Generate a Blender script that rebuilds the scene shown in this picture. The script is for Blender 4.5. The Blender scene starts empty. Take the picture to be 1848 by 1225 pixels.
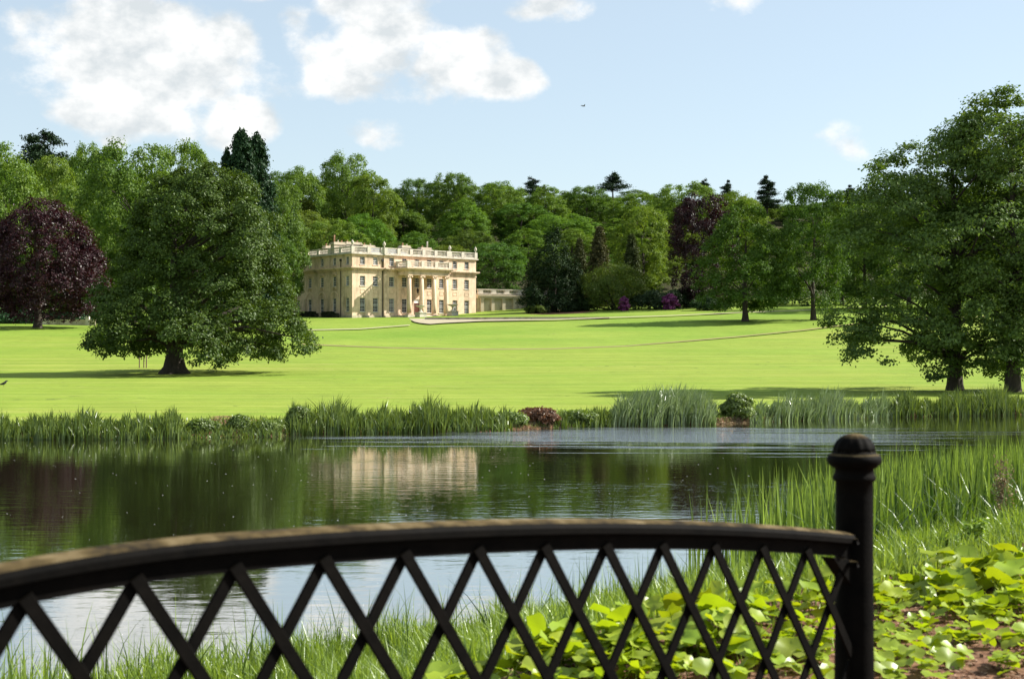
import bpy, math, random
import numpy as np
from mathutils import Vector, Matrix

# ------------------------------------------------------------------ camera, sky, sun, exposure
scene = bpy.context.scene
COL = scene.collection
F = 2600.0            # focal length in photograph pixels
HZ = 632.0            # horizon row
CX = 924.0
EYE = 3.0             # eye height above the lake

cam_d = bpy.data.cameras.new("camera")
cam = bpy.data.objects.new("camera", cam_d); COL.objects.link(cam)
cam.location = (0, 0, EYE); cam.rotation_euler = (math.radians(90), 0, 0)
cam_d.sensor_width = 36.0; cam_d.lens = F / 1848 * 36
cam_d.shift_y = (HZ - 612.5) / 1848
cam_d.clip_start = 0.05; cam_d.clip_end = 6000
cam_d.dof.use_dof = True; cam_d.dof.focus_distance = 150.0; cam_d.dof.aperture_fstop = 5.6
scene.camera = cam

SUN_AZ = math.radians(76)      # clockwise from +Y
SUN_EL = math.radians(37)
sun_dir = Vector((math.sin(SUN_AZ) * math.cos(SUN_EL), math.cos(SUN_AZ) * math.cos(SUN_EL), math.sin(SUN_EL)))
sd = bpy.data.lights.new("sun", 'SUN'); sd.energy = 5.0; sd.angle = math.radians(0.5); sd.color = (1.0, 0.945, 0.86)
so = bpy.data.objects.new("sun", sd); COL.objects.link(so)
so.rotation_euler = sun_dir.to_track_quat('Z', 'Y').to_euler(); so.location = (120, 30, 120)

vs = scene.view_settings
scene.display_settings.display_device = 'sRGB'
vs.view_transform = 'Standard'; vs.look = 'None'; vs.exposure = 1.1; vs.gamma = 1.0; vs.use_curve_mapping = False


def build_world():
    w = bpy.data.worlds.new("World"); scene.world = w; w.use_nodes = True
    nt = w.node_tree; N = nt.nodes; L = nt.links; N.clear()
    out = N.new('ShaderNodeOutputWorld'); bg = N.new('ShaderNodeBackground'); bg.inputs['Strength'].default_value = 0.080
    L.new(bg.outputs[0], out.inputs[0])
    sky = N.new('ShaderNodeTexSky'); sky.sky_type = 'NISHITA'; sky.sun_disc = False
    sky.sun_elevation = SUN_EL; sky.sun_rotation = SUN_AZ
    sky.air_density = 1.0; sky.dust_density = 0.6; sky.ozone_density = 2.2; sky.altitude = 60

    def m(op, a, b=None, c=None):
        n = N.new('ShaderNodeMath'); n.operation = op
        for i, v in enumerate((a, b, c)):
            if v is None: continue
            if isinstance(v, (int, float)): n.inputs[i].default_value = v
            else: L.new(v, n.inputs[i])
        return n.outputs[0]
    tc = N.new('ShaderNodeTexCoord'); sep = N.new('ShaderNodeSeparateXYZ'); L.new(tc.outputs['Generated'], sep.inputs[0])
    az = m('ARCTAN2', sep.outputs[0], sep.outputs[1]); el = m('ARCSINE', sep.outputs[2])
    comb = N.new('ShaderNodeCombineXYZ'); L.new(az, comb.inputs[0]); L.new(el, comb.inputs[1])

    def noise(scale, detail, rough, off=0.0, src=None):
        mp = N.new('ShaderNodeMapping'); mp.inputs['Location'].default_value = (off, off * .7, off * .3)
        mp.inputs['Scale'].default_value = (1, 1.35, 1)
        L.new(src or comb.outputs[0], mp.inputs[0])
        n = N.new('ShaderNodeTexNoise'); n.inputs['Scale'].default_value = scale
        n.inputs['Detail'].default_value = detail; n.inputs['Roughness'].default_value = rough
        L.new(mp.outputs[0], n.inputs['Vector']); return n.outputs['Fac']
    n1 = noise(17, 9, .58, 3.1); n2 = noise(9, 5, .5, 8.7); n3 = noise(34, 7, .55, 1.3)
    # cumulus in view: azimuth / elevation ellipses (degrees), broken up by the noise
    def deg(px, py): return math.atan((px - CX) / F), math.atan((HZ - py) / F)
    blobs = [(170, 110, 150, 88, 1.0), (310, 130, 130, 92, 1.0), (400, 120, 75, 60, .85), (250, 215, 130, 50, .95), (420, 220, 70, 45, .85),
             (70, 100, 60, 55, .7), (690, 60, 110, 85, 1.05), (590, 110, 75, 55, .95), (800, 115, 110, 60, 1.0), (905, 145, 75, 36, .95),
             (665, 150, 90, 32, .6), (550, 70, 40, 40, .6), (500, 140, 90, 40, .45), (1000, 12, 62, 26, .42), (1300, 4, 70, 24, .42), (680, 246, 36, 20, .20),
             (1522, 268, 48, 36, .62), (208, 264, 26, 20, .6), (120, -8, 220, 26, .8), (330, -12, 140, 22, .7)]
    dens = None
    for (px, py, rx, ry, amp) in blobs:
        a0, e0 = deg(px, py)
        dx = m('MULTIPLY', m('SUBTRACT', az, a0), F / rx); dy = m('MULTIPLY', m('SUBTRACT', el, e0), F / ry)
        r2 = m('ADD', m('MULTIPLY', dx, dx), m('MULTIPLY', dy, dy))
        d = m('SUBTRACT', amp, m('MULTIPLY', r2, amp * .62))
        dens = d if dens is None else m('SMOOTH_MAX', dens, d, .25)
    # the same kind of broken cumulus over the rest of the sky
    gen = m('MULTIPLY', m('SUBTRACT', n2, .565), 6.0)
    outside = m('MINIMUM', m('MAXIMUM', m('MULTIPLY', m('SUBTRACT', m('ABSOLUTE', az), .40), 8.0), m('MULTIPLY', m('SUBTRACT', el, .27), 8.0)), 1.0)
    dens = m('MAXIMUM', dens, m('ADD', gen, m('MULTIPLY', m('SUBTRACT', outside, 1.0), 3.0)))
    dens = m('MAXIMUM', dens, -1.2)
    dens = m('ADD', dens, m('MULTIPLY', m('SUBTRACT', n1, .52), 3.0))
    mr = N.new('ShaderNodeMapRange'); mr.interpolation_type = 'SMOOTHSTEP'
    mr.inputs['From Min'].default_value = .0; mr.inputs['From Max'].default_value = .62; L.new(dens, mr.inputs['Value'])
    fac = m('MULTIPLY', mr.outputs[0], .97)
    shade = N.new('ShaderNodeMapRange'); shade.inputs['From Min'].default_value = .36; shade.inputs['From Max'].default_value = .60
    L.new(n3, shade.inputs['Value'])
    ccol = N.new('ShaderNodeMix'); ccol.data_type = 'RGBA'
    ccol.inputs['A'].default_value = (4.3, 4.6, 4.75, 1); ccol.inputs['B'].default_value = (6.4, 6.4, 6.3, 1)
    L.new(shade.outputs[0], ccol.inputs['Factor'])
    # thin milky veil that whitens the summer sky
    veil = N.new('ShaderNodeMix'); veil.data_type = 'RGBA'; veil.inputs['Factor'].default_value = .45
    veil.inputs['B'].default_value = (5.0, 5.55, 5.5, 1); L.new(sky.outputs[0], veil.inputs['A'])
    mix = N.new('ShaderNodeMix'); mix.data_type = 'RGBA'
    L.new(fac, mix.inputs['Factor']); L.new(veil.outputs['Result'], mix.inputs['A']); L.new(ccol.outputs['Result'], mix.inputs['B'])
    L.new(mix.outputs['Result'], bg.inputs['Color'])


build_world()
rng = np.random.default_rng(11)
random.seed(5)


# ------------------------------------------------------------------ helpers
def tag(o, label=None, cat=None, group=None, kind=None):
    if label: o['label'] = label
    if cat: o['category'] = cat
    if group: o['group'] = group
    if kind: o['kind'] = kind
    return o


def empty(name, loc=(0, 0, 0), rz=0.0):
    o = bpy.data.objects.new(name, None); COL.objects.link(o)
    o.location = loc; o.rotation_euler = (0, 0, rz); o.empty_display_size = .2
    return o


def link(name, me, parent=None, loc=None, rz=None):
    o = bpy.data.objects.new(name, me); COL.objects.link(o)
    if parent: o.parent = parent
    if loc is not None: o.location = loc
    if rz is not None: o.rotation_euler = (0, 0, rz)
    return o


class MB:
    """collects shapes; mesh()/build() make one mesh"""
    def __init__(s): s.v = []; s.f = []; s.sm = []
    def add(s, vs_, fs, smooth=False):
        b = len(s.v); s.v.extend([tuple(map(float, p)) for p in vs_])
        s.f.extend([tuple(i + b for i in f) for f in fs]); s.sm.extend([smooth] * len(fs)); return s
    def box(s, x0, x1, y0, y1, z0, z1):
        return s.add([(x0, y0, z0), (x1, y0, z0), (x1, y1, z0), (x0, y1, z0), (x0, y0, z1), (x1, y0, z1), (x1, y1, z1), (x0, y1, z1)],
                     [(0, 3, 2, 1), (4, 5, 6, 7), (0, 1, 5, 4), (1, 2, 6, 5), (2, 3, 7, 6), (3, 0, 4, 7)])
    def lathe(s, prof, n=16, c=(0, 0, 0), caps=True, smooth=True):
        vs_ = []; fs = []
        for (r, z) in prof:
            for k in range(n):
                a = 2 * math.pi * k / n; vs_.append((c[0] + r * math.cos(a), c[1] + r * math.sin(a), c[2] + z))
        for i in range(len(prof) - 1):
            for k in range(n):
                k2 = (k + 1) % n; fs.append((i * n + k, i * n + k2, (i + 1) * n + k2, (i + 1) * n + k))
        if caps:
            fs.append(tuple(reversed(range(n)))); fs.append(tuple(range((len(prof) - 1) * n, len(prof) * n)))
        return s.add(vs_, fs, smooth)
    def tube(s, pts, rad, n=8, smooth=True, wob=0.0):
        pts = [Vector(p) for p in pts]; vs_ = []; fs = []
        for i, p in enumerate(pts):
            d = (pts[min(i + 1, len(pts) - 1)] - pts[max(i - 1, 0)]).normalized()
            a = d.orthogonal() if abs(d.z) < .9 else Vector((1, 0, 0))
            if abs(d.z) < .9: a = Vector((0, 0, 1))
            u = d.cross(a).normalized(); w = d.cross(u).normalized(); r = rad[i]
            for k in range(n):
                t = 2 * math.pi * k / n; rr = r * (1 + wob * (random.random() - .5))
                vs_.append(p + u * (rr * math.cos(t)) + w * (rr * math.sin(t)))
        for i in range(len(pts) - 1):
            for k in range(n):
                k2 = (k + 1) % n; fs.append((i * n + k, i * n + k2, (i + 1) * n + k2, (i + 1) * n + k))
        fs.append(tuple(range(n))); fs.append(tuple(reversed(range((len(pts) - 1) * n, len(pts) * n))))
        return s.add(vs_, fs, smooth)
    def mesh(s, name, mat):
        me = bpy.data.meshes.new(name); me.from_pydata(s.v, [], s.f); me.materials.append(mat)
        me.polygons.foreach_set('use_smooth', s.sm); me.update(); return me
    def build(s, name, mat, parent=None, loc=None, rz=None):
        return link(name, s.mesh(name, mat), parent, loc, rz)


def np_mesh(name, verts, quads, mat, smooth=False):
    me = bpy.data.meshes.new(name); verts = np.asarray(verts, np.float32); quads = np.asarray(quads, np.int32)
    k = quads.shape[1]; n = len(quads)
    me.vertices.add(len(verts)); me.vertices.foreach_set('co', verts.ravel())
    me.loops.add(n * k); me.loops.foreach_set('vertex_index', quads.ravel())
    me.polygons.add(n); me.polygons.foreach_set('loop_start', np.arange(n, dtype=np.int32) * k)
    me.polygons.foreach_set('use_smooth', np.full(n, smooth, dtype=bool))
    me.update(calc_edges=True); me.materials.append(mat); return me


def norm(a): return a / (np.linalg.norm(a, axis=-1, keepdims=True) + 1e-9)


def sstep(t): t = np.clip(t, 0, 1); return t * t * (3 - 2 * t)


# ------------------------------------------------------------------ materials
def node_mat(name):
    m_ = bpy.data.materials.new(name); m_.use_nodes = True
    nt = m_.node_tree; nt.nodes.clear(); out = nt.nodes.new('ShaderNodeOutputMaterial'); return m_, nt.nodes, nt.links, out


def ramp(N, L, src, stops):
    r = N.new('ShaderNodeValToRGB'); e = r.color_ramp.elements
    while len(e) < len(stops): e.new(.5)
    for i, (p, c) in enumerate(stops): e[i].position = p; e[i].color = (*c, 1)
    L.new(src, r.inputs[0]); return r.outputs[0]


def noise_n(N, L, scale, detail=5, rough=.55, coord='Object', stretch=(1, 1, 1)):
    if coord == 'World':
        g = N.new('ShaderNodeNewGeometry'); src = g.outputs['Position']
    else:
        t = N.new('ShaderNodeTexCoord'); src = t.outputs[coord]
    mp = N.new('ShaderNodeMapping'); mp.inputs['Scale'].default_value = stretch; L.new(src, mp.inputs[0])
    n = N.new('ShaderNodeTexNoise'); n.inputs['Scale'].default_value = scale; n.inputs['Detail'].default_value = detail
    n.inputs['Roughness'].default_value = rough; L.new(mp.outputs[0], n.inputs['Vector']); return n.outputs['Fac']


def mixc(N, L, f, a, b, mode='MIX'):
    n = N.new('ShaderNodeMix'); n.data_type = 'RGBA'; n.blend_type = mode
    for key, v in (('Factor', f), ('A', a), ('B', b)):
        if isinstance(v, (int, float)): n.inputs[key].default_value = v
        elif isinstance(v, tuple): n.inputs[key].default_value = (*v, 1)
        else: L.new(v, n.inputs[key])
    return n.outputs['Result']


def pmat(name, c1, c2, scale=2.0, rough=.8, bump=.0, coord='Object', stretch=(1, 1, 1), metallic=0.0, spec=.3, bscale=None, bdist=.02, stain=None):
    m_, N, L, out = node_mat(name)
    b = N.new('ShaderNodeBsdfPrincipled'); L.new(b.outputs[0], out.inputs[0])
    f = noise_n(N, L, scale, 6, .6, coord, stretch)
    c = ramp(N, L, f, [(.32, c1), (.68, c2)])
    if stain:
        f2 = noise_n(N, L, stain[1], 6, .62, coord, stain[2] if len(stain) > 2 else (1, 1, 1))
        c = mixc(N, L, ramp(N, L, f2, [(.48, (0, 0, 0)), (.66, (1, 1, 1))]), c, stain[0])
    L.new(c, b.inputs['Base Color'])
    b.inputs['Roughness'].default_value = rough; b.inputs['Metallic'].default_value = metallic; b.inputs['Specular IOR Level'].default_value = spec
    if bump:
        bp = N.new('ShaderNodeBump'); bp.inputs['Strength'].default_value = bump; bp.inputs['Distance'].default_value = bdist
        L.new(noise_n(N, L, bscale or scale * 6, 6, .6, coord, stretch), bp.inputs['Height']); L.new(bp.outputs[0], b.inputs['Normal'])
    return m_


def leaf_mat(name, c1, c2, trans=.35, tcol=(1.25, 1.2, .45), gloss=.06, grough=.45, nscale=.25, c3=None):
    """leaf: diffuse + translucent + a little sheen; colour differs leaf to leaf and bough to bough, tinted by the object colour"""
    m_, N, L, out = node_mat(name)
    g = N.new('ShaderNodeNewGeometry'); oi = N.new('ShaderNodeObjectInfo')
    c = mixc(N, L, g.outputs['Random Per Island'], c1, c2)
    if c3:
        f = noise_n(N, L, nscale, 3, .5, 'Object')
        c = mixc(N, L, ramp(N, L, f, [(.45, (0, 0, 0)), (.65, (1, 1, 1))]), c, c3)
    c = mixc(N, L, 1.0, c, oi.outputs['Color'], 'MULTIPLY')
    d = N.new('ShaderNodeBsdfDiffuse'); L.new(c, d.inputs[0])
    t = N.new('ShaderNodeBsdfTranslucent'); L.new(mixc(N, L, 1.0, c, tcol, 'MULTIPLY'), t.inputs[0])
    mx = N.new('ShaderNodeMixShader'); mx.inputs[0].default_value = trans; L.new(d.outputs[0], mx.inputs[1]); L.new(t.outputs[0], mx.inputs[2])
    gl = N.new('ShaderNodeBsdfGlossy'); gl.inputs['Roughness'].default_value = grough; gl.inputs['Color'].default_value = (.9, .95, .9, 1)
    m2 = N.new('ShaderNodeMixShader'); m2.inputs[0].default_value = gloss; L.new(mx.outputs[0], m2.inputs[1]); L.new(gl.outputs[0], m2.inputs[2])
    L.new(m2.outputs[0], out.inputs[0]); return m_


M = {}
M['oak'] = leaf_mat('oak_leaves', (.040, .075, .014), (.085, .130, .026), .30, gloss=.015)
M['broad'] = leaf_mat('broadleaf_leaves', (.060, .115, .020), (.146, .218, .040), .39, tcol=(1.18, 1.18, .45), gloss=.012, c3=(.098, .172, .030))
M['beechgreen'] = leaf_mat('green_beech_leaves', (.048, .094, .017), (.118, .182, .036), .38, gloss=.02)
M['copper'] = leaf_mat('copper_beech_leaves', (.020, .008, .012), (.048, .018, .022), .22, tcol=(1.5, .5, .5), gloss=.02, grough=.4)
M['conifer'] = leaf_mat('dark_conifer_needles', (.014, .034, .014), (.030, .056, .020), .08, gloss=.01)
M['pine'] = leaf_mat('pine_needles', (.020, .040, .022), (.036, .062, .030), .08, gloss=.01)
M['yew'] = leaf_mat('yew_needles', (.012, .026, .010), (.026, .046, .014), .08, gloss=.01)
M['larch'] = leaf_mat('brown_green_needles', (.050, .052, .020), (.085, .080, .030), .15, gloss=.01)
M['shrub'] = leaf_mat('shrub_leaves', (.045, .080, .016), (.095, .140, .026), .28, gloss=.015)
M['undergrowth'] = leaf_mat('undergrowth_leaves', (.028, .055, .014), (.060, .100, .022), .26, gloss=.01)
M['rhodo'] = leaf_mat('rhododendron_leaves', (.018, .036, .014), (.034, .060, .020), .12, gloss=.02)
M['flower'] = leaf_mat('purple_flowers', (.13, .018, .10), (.26, .06, .20), .25, tcol=(1.1, .8, 1.1), gloss=.03)
M['rust'] = leaf_mat('rusty_leaves', (.085, .042, .024), (.18, .090, .046), .3, tcol=(1.2, .9, .6), gloss=.03)
M['reed'] = leaf_mat('reed_blades', (.020, .052, .010), (.250, .350, .055), .28, tcol=(1.2, 1.2, .5), gloss=.03, grough=.4)
M['farreed'] = leaf_mat('far_reed_blades', (.050, .090, .018), (.135, .185, .040), .30, tcol=(1.2, 1.15, .4), gloss=.03, grough=.35)
M['palereed'] = leaf_mat('pale_reed_blades', (.075, .120, .040), (.20, .26, .11), .30, tcol=(1.1, 1.15, .6), gloss=.06, grough=.32)
M['grass'] = leaf_mat('bank_grass_blades', (.070, .130, .016), (.270, .370, .058), .40, tcol=(1.25, 1.2, .4), gloss=.05, grough=.4)
M['straw'] = leaf_mat('dry_reed', (.17, .13, .08), (.30, .24, .15), .25, tcol=(1.1, 1, .8), gloss=.005)
M['weed'] = leaf_mat('weed_leaves', (.150, .250, .025), (.280, .390, .055), .42, tcol=(1.2, 1.2, .4), gloss=.05)
M['butterbur'] = leaf_mat('butterbur_leaves', (.170, .270, .018), (.330, .420, .036), .45, tcol=(1.35, 1.25, .22), gloss=.035, grough=.4)
M['bark'] = pmat('bark', (.030, .024, .018), (.070, .056, .042), 6, .9, .8, stretch=(1, 1, .25), bdist=.05)
M['stone'] = pmat('warm_ashlar', (.62, .455, .31), (.80, .61, .445), 1.1, .9, .25, bscale=5, bdist=.03, stain=((.40, .30, .205), .5, (1, 1, .4)))
M['stone_pale'] = pmat('pale_dressed_stone', (.52, .47, .38), (.66, .60, .50), 1.6, .9, .2, stain=((.34, .30, .24), 1.1))
M['stone_old'] = pmat('weathered_stone', (.44, .37, .26), (.55, .48, .36), .7, .92, .3, stain=((.25, .22, .15), .5, (1, 1, .5)))
M['white'] = pmat('white_paint', (.74, .73, .70), (.80, .79, .77), 3, .5)
M['lead'] = pmat('lead_roof', (.20, .21, .22), (.30, .31, .32), 1, .6)
M['brickpot'] = pmat('clay_pot', (.38, .20, .12), (.48, .28, .18), 3, .85)
M['iron_pipe'] = pmat('black_pipe', (.015, .015, .016), (.03, .03, .03), 3, .5)
M['doorwood'] = pmat('dark_red_door', (.09, .028, .018), (.13, .045, .03), 4, .45, stretch=(4, 4, .4))
M['gravel'] = pmat('gravel_drive', (.31, .27, .18), (.40, .35, .24), .8, .95, .3, 'World')
M['track'] = pmat('worn_earth', (.17, .14, .055), (.27, .22, .09), .25, .95, .3, 'World')
M['wood'] = pmat('stake_wood', (.20, .15, .10), (.28, .21, .14), 5, .85, stretch=(4, 4, .5))
M['deck'] = pmat('old_planks', (.16, .13, .10), (.24, .20, .16), 5, .85, .4, stretch=(1, 6, 1))
M['bird'] = pmat('dark_feathers', (.02, .02, .022), (.04, .04, .045), 10, .7)
M['foam'] = pmat('white_fluff', (.75, .75, .72), (.85, .85, .82), 4, .9)


def glass_mat():
    m_, N, L, out = node_mat('window_glass')
    b = N.new('ShaderNodeBsdfPrincipled'); L.new(b.outputs[0], out.inputs[0])
    oi = N.new('ShaderNodeObjectInfo')
    L.new(ramp(N, L, oi.outputs['Random'], [(0, (.008, .010, .013)), (.75, (.02, .024, .03)), (1, (.16, .16, .155))]), b.inputs['Base Color'])
    b.inputs['Roughness'].default_value = .08; b.inputs['Specular IOR Level'].default_value = .2; return m_


M['glass'] = glass_mat()


def iron_mat():
    """black paint, worn; faces that look up get ochre lichen and painted-in sunlight"""
    m_, N, L, out = node_mat('weathered_iron')
    b = N.new('ShaderNodeBsdfPrincipled'); L.new(b.outputs[0], out.inputs[0])
    base = ramp(N, L, noise_n(N, L, 14, 6, .6), [(.3, (.0012, .0012, .0011)), (.72, (.0045, .0038, .003)), (.80, (.020, .013, .008))])
    g = N.new('ShaderNodeNewGeometry'); s = N.new('ShaderNodeSeparateXYZ'); L.new(g.outputs['True Normal'], s.inputs[0])
    up = N.new('ShaderNodeMapRange'); up.inputs['From Min'].default_value = .80; up.inputs['From Max'].default_value = .97; L.new(s.outputs[2], up.inputs['Value'])
    lich_lit = ramp(N, L, noise_n(N, L, 7, 6, .65), [(.38, (.022, .018, .013)), (.50, (.085, .062, .028)), (.68, (.20, .155, .085))])  # mossy ochre lichen; the paleness of the sunlit top is put into its colour
    L.new(mixc(N, L, up.outputs[0], base, lich_lit), b.inputs['Base Color'])
    rg = N.new('ShaderNodeMapRange'); rg.inputs['To Min'].default_value = .7; rg.inputs['To Max'].default_value = .9; L.new(up.outputs[0], rg.inputs['Value'])
    L.new(rg.outputs[0], b.inputs['Roughness']); b.inputs['Specular IOR Level'].default_value = .04
    bp = N.new('ShaderNodeBump'); bp.inputs['Strength'].default_value = .35; bp.inputs['Distance'].default_value = .004
    L.new(noise_n(N, L, 60, 5, .6), bp.inputs['Height']); L.new(bp.outputs[0], b.inputs['Normal']); return m_


M['iron'] = iron_mat()


def ground_mat():
    m_, N, L, out = node_mat('park_ground')
    b = N.new('ShaderNodeBsdfPrincipled'); L.new(b.outputs[0], out.inputs[0])
    b.inputs['Roughness'].default_value = .95; b.inputs['Specular IOR Level'].default_value = .1
    def attr(n):
        a = N.new('ShaderNodeAttribute'); a.attribute_name = n; return a.outputs['Fac']
    swath = noise_n(N, L, 1.0, 4, .6, 'World', (.012, .55, .2))
    fine = noise_n(N, L, 1.0, 5, .7, 'World', (.25, 2.2, 1))
    patch = noise_n(N, L, .035, 5, .6, 'World')
    mead = ramp(N, L, swath, [(.32, (.155, .228, .026)), (.50, (.205, .264, .036)), (.68, (.270, .296, .064))])
    mead = mixc(N, L, ramp(N, L, patch, [(.40, (0, 0, 0)), (.66, (.75, .75, .75))]), mead, (.160, .250, .028))
    upper = ramp(N, L, patch, [(.34, (.135, .230, .024)), (.64, (.205, .275, .040))])
    c = mixc(N, L, attr('upper'), mead, upper)
    c = mixc(N, L, ramp(N, L, fine, [(.30, (.62, .62, .62)), (.52, (0, 0, 0))]), c, (.125, .190, .022))
    c = mixc(N, L, ramp(N, L, noise_n(N, L, 1.0, 3, .5, 'World', (.35, .7, 1)), [(.68, (0, 0, 0)), (.75, (.6, .6, .6))]), c, (.30, .28, .10))
    c = mixc(N, L, ramp(N, L, noise_n(N, L, 1.0, 2, .5, 'World', (1.1, .5, 1)), [(.70, (0, 0, 0)), (.74, (.8, .8, .8))]), c, (.085, .120, .025))
    soil = ramp(N, L, noise_n(N, L, 9, 8, .7, 'World'), [(.30, (.055, .028, .018)), (.50, (.15, .078, .046)), (.72, (.27, .16, .10))])
    sn = N.new('ShaderNodeMath'); sn.operation = 'ADD'; L.new(attr('soil'), sn.inputs[0])
    sub = N.new('ShaderNodeMath'); sub.operation = 'MULTIPLY_ADD'; sub.inputs[1].default_value = 1.2; sub.inputs[2].default_value = -.6
    L.new(noise_n(N, L, 1.3, 5, .65, 'World'), sub.inputs[0]); L.new(sub.outputs[0], sn.inputs[1])
    c = mixc(N, L, ramp(N, L, sn.outputs[0], [(.42, (0, 0, 0)), (.58, (1, 1, 1))]), c, soil)
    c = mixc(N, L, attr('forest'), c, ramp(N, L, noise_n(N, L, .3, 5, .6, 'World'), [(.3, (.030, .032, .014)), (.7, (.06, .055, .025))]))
    L.new(c, b.inputs['Base Color'])
    bp = N.new('ShaderNodeBump'); bp.inputs['Strength'].default_value = .55; bp.inputs['Distance'].default_value = .06
    L.new(noise_n(N, L, 5, 6, .7, 'World'), bp.inputs['Height'])
    b2 = N.new('ShaderNodeBump'); b2.inputs['Strength'].default_value = .8; b2.inputs['Distance'].default_value = 1.0
    L.new(noise_n(N, L, .09, 4, .55, 'World'), b2.inputs['Height']); L.new(bp.outputs[0], b2.inputs['Normal']); L.new(b2.outputs[0], b.inputs['Normal']); return m_


def water_mat():
    m_, N, L, out = node_mat('lake_water')
    deep = N.new('ShaderNodeBsdfDiffuse'); deep.inputs[0].default_value = (.020, .018, .008, 1)
    mir = N.new('ShaderNodeBsdfGlossy'); mir.inputs['Roughness'].default_value = .015; mir.inputs['Color'].default_value = (.97, .97, .94, 1)
    fre = N.new('ShaderNodeFresnel'); fre.inputs['IOR'].default_value = 1.33; fm = N.new('ShaderNodeMath'); fm.operation = 'MULTIPLY_ADD'; fm.inputs[1].default_value = .40; fm.inputs[2].default_value = .60
    L.new(fre.outputs[0], fm.inputs[0]); mxs = N.new('ShaderNodeMixShader'); L.new(fm.outputs[0], mxs.inputs[0]); L.new(deep.outputs[0], mxs.inputs[1]); L.new(mir.outputs[0], mxs.inputs[2]); L.new(mxs.outputs[0], out.inputs[0])
    n1 = noise_n(N, L, 1.0, 3, .5, 'World', (1.1, 3.6, 1))
    n2 = noise_n(N, L, 1.0, 3, .55, 'World', (4.5, 12, 1))
    gust = noise_n(N, L, 1.0, 3, .5, 'World', (.030, .12, 1))
    # cat's-paw of wind towards the far bank
    g = N.new('ShaderNodeNewGeometry'); mp = N.new('ShaderNodeMapping'); mp.vector_type = 'POINT'
    mp.inputs['Location'].default_value = (-6.2 / 9.5, -50.5 / 6.0, 0); mp.inputs['Scale'].default_value = (1 / 9.5, 1 / 6.0, 0)
    L.new(g.outputs['Position'], mp.inputs[0]); ln = N.new('ShaderNodeVectorMath'); ln.operation = 'LENGTH'; L.new(mp.outputs[0], ln.inputs[0])
    def mm(op, a, c, d=None):
        n = N.new('ShaderNodeMath'); n.operation = op
        for i, v in enumerate((a, c, d)):
            if v is None: continue
            if isinstance(v, (int, float)): n.inputs[i].default_value = v
            else: L.new(v, n.inputs[i])
        return n.outputs[0]
    streak = noise_n(N, L, 1.0, 4, .6, 'World', (.07, 1.1, 1))
    paw = mm('ADD', mm('SUBTRACT', 1.0, ln.outputs['Value']), mm('MULTIPLY', mm('SUBTRACT', streak, .52), 4.2))
    pawm = N.new('ShaderNodeMapRange'); pawm.interpolation_type = 'SMOOTHSTEP'; pawm.inputs['From Min'].default_value = -.05; pawm.inputs['From Max'].default_value = .45
    L.new(paw, pawm.inputs['Value'])
    gm = N.new('ShaderNodeMapRange'); gm.inputs['From Min'].default_value = .45; gm.inputs['From Max'].default_value = .7
    gm.inputs['To Min'].default_value = .5; gm.inputs['To Max'].default_value = 1.5; L.new(gust, gm.inputs['Value'])
    h = mm('ADD', mm('MULTIPLY', n1, .0046), mm('MULTIPLY', n2, .0009))
    h = mm('MULTIPLY', h, gm.outputs[0])
    h = mm('ADD', h, mm('MULTIPLY', mm('MULTIPLY', noise_n(N, L, 1.0, 3, .6, 'World', (2.2, 5.5, 1)), .085), pawm.outputs[0]))
    bp = N.new('ShaderNodeBump'); bp.inputs['Strength'].default_value = 1.0; bp.inputs['Distance'].default_value = 1.0
    L.new(h, bp.inputs['Height']); L.new(bp.outputs[0], mir.inputs['Normal']); L.new(bp.outputs[0], fre.inputs['Normal']); return m_


M['ground'] = ground_mat(); M['water'] = water_mat()


# ------------------------------------------------------------------ terrain
# far side: heights given as image rows along three bearings, at distances in metres
ROWS = np.array([40, 56, 75, 120, 180, 230, 252, 270, 325, 350])
COLS = np.array([-700, 0, 700, 1400, 2500.])
PY = np.array([[0, 745, 716, 676, 634, 596, 588, 583, 573, 568],
               [0, 745, 716, 676, 632, 594, 587, 582, 573, 568],
               [0, 745, 716, 675, 628, 602, 594, 588, 573.5, 569],
               [0, 745, 714, 669, 624, 604, 592, 577, 556, 548],
               [0, 745, 712, 664, 617, 594, 580, 566, 545, 536]], float)
TY = np.arange(30, 2001, 1.0)
TAB = []
for row in PY:
    z = EYE + (HZ - row) / F * ROWS; z[0] = .45
    yy = np.concatenate([ROWS, [380, 420, 520, 640, 900, 2000]]); z0 = z[-1]
    zz = np.concatenate([z, [z0 + 4.5, z0 + 14, z0 + 36, z0 + 52, z0 + 60, z0 + 60]])
    t = np.interp(TY, yy, zz); pad = np.pad(t, 9, mode='edge'); TAB.append(np.convolve(pad, np.ones(19) / 19, 'valid'))
TAB = np.array(TAB)
FSH = (np.array([-900, 0, 200, 500, 520, 900, 1000, 1300, 1600, 1848, 2600.]),
       np.array([46, 48.4, 48.4, 50.3, 51.2, 53.4, 55.7, 58.6, 64.5, 67.2, 76.]))
NSH = (np.array([-40, -15, -4.44, -2.2, -.14, 1.8, 4.43, 8.5, 20, 60.]), np.array([2, 8, 12.5, 13.5, 15, 17, 20, 24, 30, 34.]))


def pxof(X, Y): return CX + F * X / np.maximum(Y, 1.0)


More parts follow.
